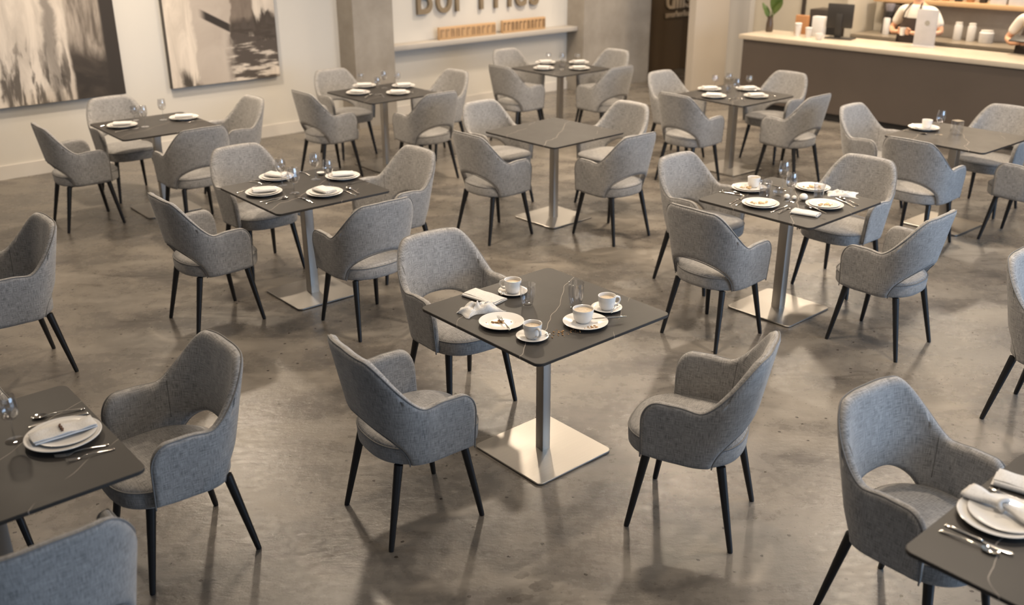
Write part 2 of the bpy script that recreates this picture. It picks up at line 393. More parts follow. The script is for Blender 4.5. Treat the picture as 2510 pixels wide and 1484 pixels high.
def chair_proto():
    root = empty('dining_armchair')
    bm, rimline, arch = build_shell()
    sh = mk('shell', bm, M_FAB, root, auto=0)
    b = bmesh.new(); tube(b, [p+Vector((0, 0, -.004)) for p in rimline], .0034, 6); tube(b, arch, .003, 6)
    mk('piping', b, M_PIPE, sh, auto=0)
    # two inner seams where the arms meet the back
    for s in (1, -1):
        pts = []
        for k in range(13):
            z = .50+(top_pt(.258/(LF-.075))[1]-.022-.50)*k/12; P, n = shell_pt(.258, z); pts.append((s*(P.x-n.x*.0235), P.y-n.y*.0235, z))
        b = bmesh.new(); tube(b, pts, .0018, 5); mk('seam', b, M_SEAM, sh, auto=0)
    # seat cushion
    def outline(g, n=72):
        P = []
        for k in range(n):
            a = 2*PI*k/n; c, s_ = math.cos(a), math.sin(a); e = 2.9 if s_ > 0 else 2.5
            hx = .238+g; hy = (.268 if s_ > 0 else .222)+g; r = 1/((abs(c)/1)**e+(abs(s_)/1)**e)**(1/e)
            P.append((hx*r*c*(1-.05*sm(0, 1, -s_*r)), .012+hy*r*s_))
        return P
    bm = bmesh.new(); uvl = bm.loops.layers.uv.new('uv')
    prof = [(-.03, .374), (-.006, .376), (-.001, .384), (.0, .40), (.002, .43), (.000, .444), (-.003, .454), (-.010, .462), (-.028, .468), (-.06, .4735), (-.11, .478), (-.17, .480)]
    rings = [[(x, y, z) for x, y in outline(g)] for g, z in prof]; vs = loft(bm, rings)
    bm.faces.ensure_lookup_table()
    for f in bm.faces:
        f.normal_update()
        for lp in f.loops:
            c = lp.vert.co
            if abs(f.normal.z) > .6: lp[uvl].uv = (c.x+.7, c.y+.3)
            else: lp[uvl].uv = (math.atan2(c.y, c.x)*.24+(2*PI*.24 if (math.atan2(c.y, c.x) < -2.9) else 0), c.z+1.3)
    st = mk('seat', bm, M_FAB, root, auto=0)
    b = bmesh.new(); tube(b, [(x, y, .451) for x, y in outline(.0005)], .0034, 6, closed=True); mk('piping', b, M_PIPE, st, auto=0)
    b = bmesh.new(); rect_prism(b, .165, .15, .364, .3745, .05)
    mk('seat_frame', b, M_BLACK, root)
    for sx, sy in ((1, 1), (-1, 1), (1, -1), (-1, -1)):
        b = bmesh.new(); t = Vector((sx*.168, .165 if sy > 0 else -.150, .372)); f = Vector((sx*.210, sy*.228, 0))
        d = f-t; pts = [t, t+d*.05, t+d*.96, f]; tube(b, pts, [.0195, .0195, .0122, .0108], 14)
        tube(b, [t*.6+Vector((0, 0, .372*.4)), t+d*.03+Vector((0, 0, .004))], [.012, .014], 8)
        mk('leg', b, M_BLACK, root)
    return root
CH = chair_proto(); _ch_used = False
def chair(x, y, yaw, label, group='grey armchairs around the tables'):
    global _ch_used
    if not _ch_used: o = CH; o.location = (x, y, 0); o.rotation_euler.z = rad(yaw); _ch_used = True
    else: o = dup(CH, (x, y, 0), rad(yaw))
    return tag(o, label, 'chair', group)

# ------------------------------------------------------------------ tables
def table_proto():
    root = empty('pedestal_table'); h = .8352/2
    b = bmesh.new(); rect_prism(b, h, h, .735, .75, .035, 8, .0018); mk('tabletop', b, M_TOP, root)
    b = bmesh.new(); rect_prism(b, .15, .15, .727, .7352, .02); mk('mounting_plate', b, M_BLACK, root)
    b = bmesh.new(); rect_prism(b, .030, .030, .012, .728, .004, 3); pl = mk('pole', b, M_STEEL, root)
    b = bmesh.new(); rect_prism(b, .243, .243, .003, .013, .03, 8, .002); bp = mk('base_plate', b, M_STEEL, root)
    b = bmesh.new(); rect_prism(b, .225, .225, 0, .003, .03, 4); mk('rubber_pad', b, M_BLACK, bp)
    return root
TB = table_proto(); _tb_used = False
TABLES = {  # centre x, y, turn, pole scale, short name used in labels
 'A': (.151, 4.208, -4.1, .86, 'the crumb-strewn coffee table'), 'B': (-1.39, 6.333, -4.6, 1.1, "the goblet's table"),
 'C': (1.782, 6.026, -3.3, 1.1, 'the table of half-eaten plates'), 'D': (.36, 8.081, -2.7, .95, 'the empty bare table'),
 'E': (-3.097, 8.398, -5.2, 1, 'the table before the abstract canvases'), 'F': (-1.30, 9.94, -4.4, 1, 'the table before the concrete pillar'),
 'G': (.571, 11.492, -3.4, 1, 'the farthest table'), 'H': (2.221, 9.746, -5.0, 1.15, "the beige pillar's table"),
 'I': (3.639, 7.862, -4.8, 1.15, 'the table with one white cup'), 'J': (-1.822, 2.876, -4.1, 1.1, 'the near left cropped table'),
 'K': (1.735, 2.339, -4.1, 1.1, 'the near right cropped table')}
TLAB = {'A': 'dark square pedestal table with coffee cups, crumbs and crumpled napkins on it', 'B': 'dark square pedestal table laid with four plates, stemware and a cut-glass goblet',
 'C': 'dark square pedestal table with half-eaten plates and two water tumblers', 'D': 'bare dark square pedestal table with nothing on it',
 'E': 'dark square pedestal table laid for two before the abstract canvases', 'F': 'dark square pedestal table laid for four before the narrow concrete pillar',
 'G': 'farthest dark square pedestal table, laid for four below the wall lettering', 'H': 'dark square pedestal table laid for four between beige pillar and counter',
 'I': 'dark square pedestal table with one plate, white cup and square tumbler', 'J': 'near dark table cropped by the left edge, one sprig-tied napkin on it',
 'K': 'near dark table cropped by the bottom right corner, knotted napkin on it'}
for k, (x, y, r, ps, nm) in TABLES.items():
    if not _tb_used: o = TB; o.location = (x, y, 0); o.rotation_euler.z = rad(45+r); _tb_used = True
    else: o = dup(TB, (x, y, 0), rad(45+r))
    for c in o.children:
        if c.name.startswith('pole'): c.scale = (ps, ps, 1)
    tag(o, TLAB[k], 'table', 'dark square pedestal tables')
T_ = .75
def side(k, s, dx=0, dy=0, dyaw=0, label=None):
    x, y, r, _, nm = TABLES[k]
    off = {'fl': (-.50, -.445, -49), 'fr': (.462, -.50, 41), 'bl': (-.475, .515, -139), 'br': (.526, .456, 132)}[s]
    words = {'fl': 'with its back to us, near left of ', 'fr': 'with its back to us, near right of ', 'bl': 'facing us, far left of ', 'br': 'facing us, far right of '}[s]
    chair(x+off[0]+dx, y+off[1]+dy, off[2]+dyaw, label or 'grey armchair '+words+nm)
chair(-.443, 3.688, -55.1, 'grey armchair pulled back, left of the crumb-strewn coffee table')
chair(.791, 3.656, 65, 'grey armchair turned side-on at the right of the crumb-strewn coffee table')
chair(-.287, 4.787, -144.4, 'grey armchair facing us behind the left edge of the crumb-strewn coffee table')
chair(-1.934, 5.879, -49.1, "grey armchair with its back to us, near left of the cut-glass goblet's table")
chair(-.929, 5.809, 40.2, "grey armchair with its back to us, near right of the cut-glass goblet's table")
chair(-1.855, 6.865, -139, "grey armchair facing us, far left of the cut-glass goblet's table")
side('B', 'br')
chair(1.256, 5.621, -48.6, 'grey armchair with its back to us, near left of the table of half-eaten plates')
chair(2.268, 5.5, 42.3, 'grey armchair with its back to us, near right of the table of half-eaten plates')
chair(2.308, 6.482, 133.7, 'grey armchair facing us behind the crumpled napkin and half-eaten plates')
chair(1.335, 6.557, -139, 'grey armchair facing us, far left of the table of half-eaten plates')
chair(-.144, 7.638, -49.2, 'grey armchair with its back to us, near left of the empty bare table')
chair(.814, 7.608, 41.4, 'grey armchair with its back to us, near right of the empty bare table')
side('D', 'bl'); side('D', 'br')
chair(-3.62, 7.988, -51.4, 'grey armchair with its back to us below the left canvas, near the wall')
side('E', 'fr'); chair(-3.55, 8.86, -139, 'grey armchair facing us behind the table before the abstract canvases'); side('E', 'br')
for s in ('fl', 'fr', 'bl', 'br'): side('F', s)
for s in ('fl', 'fr', 'bl', 'br'): side('G', s)
for s in ('fl', 'fr', 'bl', 'br'): side('H', s)
chair(3.19, 7.39, -49, 'grey armchair with its back to us, near left of the table with one white cup')
chair(4.07, 7.425, 41, 'grey armchair cut by the right picture edge beside the table with one cup')
side('I', 'bl'); side('I', 'br')
chair(-1.38, 3.422, 130.2, 'large grey armchair pushed against the near left cropped table, arms towards us')
side('J', 'fr', -.11, .09, label='grey armchair cropped in the bottom left corner, only its curved back top showing')
side('J', 'bl', label='grey armchair of which one arm shows behind the near left cropped table')
chair(1.465, 2.957, -144, 'large grey armchair facing the near right cropped table, pale inside back towards us')
chair(-2.845, 5.11, 130.5, 'grey armchair cropped by the left edge, standing alone with two dark legs showing')
chair(2.777, 4.476, -138.3, 'grey armchair cropped by the right edge, standing alone with splayed legs')

# ------------------------------------------------------------------ room
def fbox(frame, u0, u1, n0, n1, z0, z1, name, mat, parent=None, bev=0, origin=None):
    """box in a wall frame; the object's own axes follow the wall"""
    t = TW if frame is WP else TC; o0 = frame(u0, n0, z0) if parent is None else None
    b = bmesh.new()
    if parent is None:
        box(b, (0, 0, 0), (u1-u0, n1-n0, z1-z0), bev); return mk(name, b, mat, None, loc=o0, rotz=t)
    pu, pn, pz = parent['_o'] if '_o' in parent else (0, 0, 0)
    box(b, (u0-pu, n0-pn, z0-pz), (u1-pu, n1-pn, z1-pz), bev); return mk(name, b, mat, parent)
def anchor(frame, name, u, n, z=0):
    o = empty(name, frame(u, n, z), TW if frame is WP else TC); o['_o'] = (u, n, z); return o
M_LEDGE = wallpaint('grey_ledge_paint', (.42, .39, .355))
b = bmesh.new(); box(b, (-9, -5, -.1), (14, 22, 0)); struct(mk('floor', b, M_FLOOR, smooth=False))
b = bmesh.new(); box(b, (-9, -5, 3.4), (14, 22, 3.5)); struct(mk('ceiling', b, M_CEIL, smooth=False))
struct(fbox(WP, -7, 11.3, 10.40, 10.6, 0, 3.4, 'wall_left', M_WALL))
struct(fbox(WP, 11.3, 17.5, 10.50, 10.7, 0, 3.4, 'wall_passage', M_BROWN))
struct(fbox(WP, -7, 6.28, 10.38, 10.40, 0, .135, 'baseboard_left', M_WHITEP))
struct(fbox(WP, 6.84, 10.07, 10.38, 10.40, 0, .12, 'baseboard_sign', M_WHITEP))
struct(fbox(WP, 6.28, 6.84, 10.06, 10.40, 0, 3.4, 'pillar_1', M_CONC))
struct(fbox(WP, 10.07, 11.48, 10.06, 10.50, 0, 3.4, 'pillar_2', M_CONC))
struct(fbox(WP, 11.28, 12.05, 9.05, 9.17, 0, 3.4, 'pillar_3', M_BEIGE))
sh = tag(fbox(WP, 6.84, 10.07, 10.18, 10.40, .845, .905, 'wall_ledge', M_LEDGE, bev=.004), 'long pale ledge running under the wall lettering between the two pillars', 'ledge')
struct(fbox(CP, -9.35, 1.5, 13.10, 13.3, 0, 3.4, 'wall_back', M_PANEL))
struct(fbox(CP, -9.37, -8.66, 12.98, 13.10, 0, 3.0, 'trim_1', M_WHITEP))
struct(fbox(CP, -7.845, -7.80, 13.06, 13.10, 0, 3.0, 'trim_2', M_DARKP))
# outer walls with the daylight openings, behind and beside the camera
def canvas(name, u0, u1, z0, z1, which):
    t = NT(name+'_paint'); o = t.co(); xy = t.n('ShaderNodeSeparateXYZ', Vector=o)
    x, z = xy.outputs[0], xy.outputs[2]
    vs = t.noise(t.mp(o, (3.2, 1, .8)), 2.0, 6, .65, .8); fs = t.noise(t.mp(o, (9, 1, 1.8)), 1.3, 4, .6, .5); bl = t.noise(t.mp(o, (1, 1, 1)), 2.4, 5, .6, 1.0)
    light = (.66, .585, .50); mid = (.26, .215, .175); dark = (.030, .024, .020)
    c = t.mix(t.ramp(vs, (.40, 0), (.62, 1)), (.50, .44, .375), light)
    def M(v): return t.math('MULTIPLY', v, 1)
    xw = t.math('ADD', x, t.math('MULTIPLY', t.math('SUBTRACT', bl, .5), .22)); zw = t.math('ADD', z, t.math('MULTIPLY', t.math('SUBTRACT', vs, .5), .7))
    def band(v, a, b, s=.02): return t.math('MULTIPLY', t.step(v, a-s, a+s), t.math('SUBTRACT', 1.0, t.step(v, b-s, b+s)))
    if which == 1:   # x counted from the left end of a 2.15 m canvas
        smudge = t.math('MULTIPLY', t.step(fs, .46, .60), t.math('SUBTRACT', 1.0, t.step(zw, .25, .75)))
        c = t.mix(t.math('MULTIPLY', smudge, .9), c, (.07, .057, .046))
        c = t.mix(band(xw, .86, .98, .02), c, light)
        c = t.mix(t.math('MULTIPLY', band(xw, 1.45, 1.56, .03), .55), c, dark)
        right = t.step(t.math('ADD', x, t.math('MULTIPLY', t.math('SUBTRACT', bl, .5), .06)), 1.64, 1.68)
        rt = t.mix(t.ramp(fs, (.38, 0), (.62, 1)), (.11, .09, .072), (.36, .31, .26))
        low = t.math('SUBTRACT', 1.0, t.step(t.math('ADD', z, t.math('MULTIPLY', t.math('ADD', x, t.math('MULTIPLY', bl, .5)), .4)), 1.22, 1.42))
        rt = t.mix(low, rt, t.mix(t.ramp(bl, (.45, 0), (.75, 1)), dark, (.075, .06, .048)))
        rt = t.mix(t.step(x, 1.98, 2.02), rt, dark)
        c = t.mix(right, c, rt)
    elif which == 2:  # 1.28 m canvas
        c = t.mix(band(xw, .30, .72, .02), c, t.mix(bl, (.34, .29, .245), (.52, .46, .40)))
        blade = t.math('MULTIPLY', band(t.math('SUBTRACT', z, t.math('MULTIPLY', x, -.55)), .93, 1.02, .01), band(x, .42, .75, .05))
        c = t.mix(blade, c, dark)
        dk = t.math('MULTIPLY', t.step(xw, .70, .74), band(t.math('ADD', zw, t.math('MULTIPLY', x, .25)), .62, .98, .05))
        c = t.mix(dk, c, t.mix(bl, dark, (.085, .065, .05)))
        top = t.math('MULTIPLY', band(xw, .72, .98, .02), t.step(z, .60, .70)); c = t.mix(top, c, t.mix(fs, (.09, .07, .055), (.27, .22, .18)))
        diag = t.noise(t.mp(o, (1.2, 1, 6), rot=(0, .75, 0)), 1.8, 4, .6)
        st = t.math('MULTIPLY', t.step(xw, .66, .78), t.math('SUBTRACT', 1.0, t.step(zw, .50, .62))); c = t.mix(t.math('MULTIPLY', st, t.step(diag, .42, .52)), c, (.075, .06, .05))
        bl2 = t.math('MULTIPLY', band(xw, .12, .30, .03), t.math('SUBTRACT', 1.0, t.step(zw, .06, .22))); c = t.mix(bl2, c, (.06, .05, .04))
    m = t.end(c, .8)
    r = empty('canvas_painting', WP(u0, 10.33, z0), TW)
    b = bmesh.new(); box(b, (0, 0, 0), (u1-u0, .07, z1-z0), .002); mk('canvas_edge', b, M_FRAME, r)
    b = bmesh.new(); box(b, (.004, -.003, .004), (u1-u0-.004, -.0001, z1-z0-.004)); mk('painted_face', b, m, r, smooth=False)
    return r
tag(canvas('left_canvas', 1.50, 3.65, .70, 2.75, 1), 'large black and cream abstract canvas with dark right end, cropped by the left edge', 'painting')
tag(canvas('right_canvas', 4.15, 5.43, .69, 2.35, 2), 'abstract canvas with dark slanting shapes on its right half, nearer the concrete pillar', 'painting')
# lettering on the sign wall
FONT = None
def letters(text, u, n, z, size, depth, mat, root, gap=0):
    x = 0
    for chh in text:
        if chh == ' ': x += size*.34; continue
        cu = bpy.data.curves.new('glyph', 'FONT'); cu.body = chh; cu.size = size; cu.extrude = depth/2; cu.offset = size*.006
        to = bpy.data.objects.new('glyph', cu); C.objects.link(to); dg = bpy.context.evaluated_depsgraph_get(); dg.update()
        me = bpy.data.meshes.new_from_object(to.evaluated_get(dg)); bpy.data.objects.remove(to); bpy.data.curves.remove(cu)
        me.materials.clear(); me.materials.append(mat); me.name = 'letter'
        xs = [v.co.x for v in me.vertices]; lo, hi = min(xs), max(xs)
        me.transform(Matrix.Translation((x-lo, 0, 0)) ); me.transform(Matrix.Rotation(PI/2, 4, 'X'))
        o = bpy.data.objects.new('letter', me); C.objects.link(o); o.parent = root; x += hi-lo+size*.085+gap
    return x
r = anchor(WP, 'wall_sign', 7.42, 10.37, 1.235); wd = letters('Bor Fries', 0, 0, 0, .60, .04, M_SIGN, r, .035)
r.scale = (2.13/wd, 1, 1); tag(r, 'large bronze raised lettering reading Bor Fries above the ledge', 'sign')
def block_row(u0, u1, h, lab, darkend):
    r = anchor(WP, 'lettering_board', u0, 10.26, .905); W = u1-u0
    b = bmesh.new(); box(b, (0, 0, 0), (W, .05, h), .004); mk('board', b, M_WOOD, r)
    n = 11; bw = plain('burnt_wood', (.33, .215, .12) if not darkend else (.22, .14, .075), .7)
    for i in range(n):
        b = bmesh.new(); x0 = W*(i+.2)/n; k = i % 4; q = W/n
        pts = [(x0, h*.2), (x0+q*.2, h*.2), (x0+q*.2, h*.72)] + ([(x0+q*.42, h*.72), (x0+q*.42, h*.2)] if k > 1 else [(x0+q*.6, h*.72)]) + ([(x0+q*.6, h*.2)] if k > 1 else []) + [(x0+q*.6, h*.86), (x0, h*.86)]
        loft(b, [[(x, y, z) for x, z in pts] for y in (-.008, .0002)]); mk('letter', b, bw, r, smooth=False)
    tag(r, lab, 'sign', 'wooden lettering boards on the ledge')
block_row(7.68, 8.62, .155, 'longer pale wooden board of small lettering standing on the ledge', False)
block_row(8.74, 9.52, .165, 'shorter wooden board with darker lettering standing on the ledge, nearer the farthest table', True)
r = anchor(WP, 'passage_sign', 12.30, 10.47, .975); letters('dills', 0, 0, 0, .50, .03, M_GLOW, r, -.02); tag(r, 'pale lettering cropped by the top edge on the brown passage wall', 'sign')
r2 = anchor(WP, 'passage_subtitle', 12.30, 10.47, .84); letters('smorlunrilus', 0, 0, 0, .135, .02, M_GLOW, r2, -.008); tag(r2, 'line of small pale lettering beneath the big letters on the brown wall', 'sign')
area('sign_wall_light', WP(8.4, 9.9, 2.9), WP(8.4, 10.4, 1.1), 2.8, .15, 24, WARM)
area('canvas_wall_light', WP(3.2, 9.2, 3.2), WP(3.2, 10.4, 1.0), 5.0, .15, 34, WARM)

# ------------------------------------------------------------------ counter
r = anchor(CP, 'service_counter', -7.50, 11.08, 0)
fbox(CP, -7.47, 1.2, 11.10, 11.72, .10, .885, 'front_panel', M_COUNTER, r)
fbox(CP, -7.44, 1.2, 11.17, 11.70, 0, .10, 'toe_kick', M_DARK, r)
tag(r, 'long taupe service counter with a recessed dark plinth', 'counter'); r.pop('_o', None) if False else None
tag(fbox(CP, -7.52, 1.2, 11.06, 11.79, .885, .94, 'countertop', M_CTOP, bev=.004), 'long cream stone worktop on the taupe service counter', 'countertop')
r = anchor(CP, 'back_counter', -6.72, 12.42, 0)
fbox(CP, -6.70, 1.2, 12.48, 13.03, 0, .86, 'cabinet_body', M_DARKP, r); fbox(CP, -6.70, 1.2, 12.45, 13.03, .86, .90, 'worktop', M_BTOP, r)
tag(r, 'low back counter with olive stone top behind the two workers', 'counter')
struct(fbox(CP, -6.58, 1.2, 13.04, 13.10, .90, 1.30, 'wall_panel', M_BACKSP)); 
tag(fbox(CP, -6.62, 1.2, 12.80, 13.10, 1.30, 1.355, 'wall_shelf', M_WOOD, bev=.003), 'long light oak shelf on the wall behind the workers', 'shelf')
b = bmesh.new(); box(b, (0, 0, 0), (.09, .60, 2.4)); tag(mk('cabinet_side_panel', b, M_PANEL, loc=CP(-6.80, 12.45, 0), rotz=TC), 'tall pale end panel beside the dark appliance', 'panel')
# dark appliance
r = anchor(CP, 'espresso_machine', -7.52, 12.80, 0)
fbox(CP, -7.54, -6.84, 12.78, 13.09, .74, 1.14, 'housing', M_DARKP, r, .01); fbox(CP, -7.0, -6.87, 12.76, 12.785, .98, 1.03, 'white_panel', M_PAPER, r)
fbox(CP, -7.45, -7.1, 12.765, 12.785, .78, .92, 'drip_bay', M_DARK, r)
fbox(CP, -7.54, -6.84, 12.80, 13.09, 0, .74, 'plinth', M_PANEL, r)
tag(r, 'boxy dark appliance with a small white label behind the register', 'machine')
def oncounter(name, u, n, label, cat, group=None, z=.94, yaw=0):
    o = empty(name, CP(u, n, z), TC+yaw); tag(o, label, cat, group); return o
# plant
r = oncounter('vase_with_plant', -7.39, 11.56, 'slim brown vase with green leaves at the far end of the counter', 'plant')
b = bmesh.new(); lathe(b, [(.040, 0), (.048, .02), (.045, .10), (.034, .17), (.038, .20), (.034, .20), (.030, .17), (.036, .03)], 24); mk('vase', b, M_VASE, r)
for k, (lx, ly, L, wd) in enumerate([(-.13, .0, .30, .030), (-.10, .04, .26, .028), (-.07, -.03, .24, .03), (.10, 0, .42, .045), (.14, .02, .40, .045), (.08, -.04, .46, .045), (.17, -.02, .34, .040), (.05, .03, .50, .04)]):
    b = bmesh.new(); pts = [Vector((lx*t**1.6, ly*t**1.6, .06+L*t)) for t in [i/10 for i in range(11)]]; tube(b, pts[:7], .004, 6)
    s = Vector((.8, .6, 0)); loft(b, [[pts[i]+s*(wd*math.sin(PI*(i-4.6)/5.8)+.003), pts[i]+Vector((0, 0, .006)), pts[i]-s*(wd*math.sin(PI*(i-4.6)/5.8)+.003), pts[i]-Vector((0, 0, .003))] for i in range(5, 11)]); mk('leaf', b, M_LEAF, r)
def prism(name, mat, loc, sx, sy, sz, rotz=0, label=None, cat=None, group=None, bev=.003):
    b = bmesh.new(); box(b, (-sx/2, -sy/2, 0), (sx/2, sy/2, sz), bev); o = mk(name, b, mat, loc=loc, rotz=rotz)
    if label: tag(o, label, cat, group)
    return o
prism('menu_box', M_KRAFT, CP(-6.97, 11.66, .94), .17, .06, .235, TC, 'brown kraft box standing behind the paper cups', 'box')
def papercup(u, n, h, lab, rr=.038):
    r = oncounter('paper_cup', u, n, lab, 'cup', 'paper cups by the register')
    b = bmesh.new(); lathe(b, [(rr*.76, 0), (rr, h*.93), (rr*1.06, h*.94), (rr*1.06, h*.96), (rr*.95, h*.96), (rr*.72, .006)], 24); mk('body', b, M_PAPER, r)
    b = bmesh.new(); lathe(b, [(rr*1.09, h*.94), (rr*1.09, h*.97), (rr*.9, h), (rr*.3, h)], 24); mk('lid', b, M_PAPER, r)
papercup(-6.90, 11.46, .16, 'tall white paper cup, leftmost beside the register', .042)
papercup(-6.73, 11.43, .12, 'shorter white paper cup between the tall cup and the white box', .040)
prism('white_dispenser_box', M_PAPER, CP(-6.69, 11.60, .94), .15, .10, .245, TC, 'upright white box beside the register screen', 'box')
r = oncounter('coffee_cup', -6.50, 11.30, 'small white cup in front of the white box on the counter', 'cup')
b = bmesh.new(); lathe(b, [(.026, 0), (.040, .02), (.048, .075), (.044, .075), (.036, .02)], 24); mk('body', b, M_PLATE, r)
b = bmesh.new(); tube(b, [(.045, 0, .06), (.066, 0, .058), (.07, 0, .035), (.042, 0, .022)], .005, 8); mk('handle', b, M_PLATE, r)
r = oncounter('register_screen', -6.40, 11.58, 'black register screen on a stand, seen from behind', 'monitor', yaw=.15)
b = bmesh.new(); box(b, (-.165, -.02, .13), (.165, .015, .42), .01); mk('screen', b, M_DARK, r)
b = bmesh.new(); box(b, (-.04, -.03, .01), (.04, .0, .30), .004); mk('stand', b, M_DARK, r)
b = bmesh.new(); box(b, (-.14, -.10, 0), (.20, .10, .014), .004); mk('base', b, M_DARK, r)
r = oncounter('menu_holder', -5.31, 11.62, 'upright white menu card in a clear holder before the worker', 'sign', yaw=.05)
b = bmesh.new(); box(b, (-.13, -.045, 0), (.13, .045, .012), .002)
mk('holder_base', b, M_PAPER, r)
b = bmesh.new(); box(b, (-.125, -.006, .012), (.125, .006, .42), .002); mk('card', b, plain('lilac_grey_card', (.46, .44, .44), .6), r)
b = bmesh.new(); lathe(b, [(.03, 0), (.03, .002)], 20); bmesh.ops.transform(b, matrix=Matrix.Translation((.01, -.0062, .27)) @ Matrix.Rotation(PI/2, 4, 'X'), verts=b.verts); mk('printed_mark', b, plain('grey_print', (.30, .28, .24), .7), r)
# back counter objects
r = oncounter('coffee_grinder', -6.34, 12.78, 'dark coffee grinder with a pale hopper and canister, left of the worker', 'grinder', z=.90)
b = bmesh.new(); box(b, (-.10, -.02, 0), (.11, .20, .38), .01); mk('housing', b, M_DARKP, r)
b = bmesh.new(); lathe(b, [(.040, 0), (.044, .01), (.044, .20), (.035, .215)], 20, .0, -.08); mk('canister', b, M_PAPER, r)
b = bmesh.new(); lathe(b, [(.035, .22), (.06, .24), (.062, .29), (.045, .30)], 20, .0, -.04); mk('grinding_head', b, M_DARK, r)
b = bmesh.new(); lathe(b, [(.045, .30), (.06, .36), (.06, .39)], 20, .0, -.04); mk('hopper', b, plain('smoky_hopper', (.25, .23, .25), .2), r)
def jar(u, n, rr, h, lab):
    r = oncounter('storage_jar', u, n, lab, 'jar', 'pale jars on the back counter', z=.90)
    b = bmesh.new(); lathe(b, [(rr*.92, 0), (rr, .01), (rr, h*.8), (rr*.8, h*.9)], 24); mk('body', b, M_PAPER, r)
    b = bmesh.new(); lathe(b, [(rr*.82, h*.9), (rr*.84, h), (rr*.3, h)], 24); mk('lid', b, M_STONE, r)
jar(-5.43, 12.80, .05, .22, 'tall pale jar on the back counter, nearest the first worker')
jar(-5.26, 12.80, .05, .22, 'tall pale jar on the back counter beside the squat one')
jar(-5.07, 12.80, .085, .15, 'squat wide pale jar on the back counter between the workers')
for i, (u, ww, h, m, lab) in enumerate([(-5.86, .05, .15, M_DARKP, 'small dark mug on the oak shelf above the worker'), (-5.72, .05, .14, M_KRAFT, 'brown mug on the oak shelf'), (-5.55, .05, .15, M_DARK, 'black mug on the oak shelf'), (-5.40, .05, .15, M_KRAFT, 'brown mug between dark mugs on the oak shelf'), (-5.24, .05, .15, M_DARK, 'last black mug on the oak shelf before the white boxes')]):
    r = empty('mug', CP(u, 12.95, 1.355), TC); tag(r, lab, 'mug', 'mugs on the oak shelf'); b = bmesh.new(); lathe(b, [(ww*.9, 0), (ww, .01), (ww, h), (ww*.88, h), (ww*.85, .01)], 20); mk('body', b, m, r)
    b = bmesh.new(); tube(b, [(ww*.9, 0, .11), (ww*1.6, 0, .10), (ww*1.6, 0, .05), (ww*.9, 0, .03)], .006, 8); mk('handle', b, m, r)
for u, lab in ((-5.02, 'white storage box on the oak shelf beside the last black mug'), (-4.80, 'white storage box at the right end of the oak shelf')):
    prism('storage_box', M_PAPER, CP(u, 12.94, 1.355), .19, .2, .2, TC, lab, 'box', 'white boxes on the oak shelf')

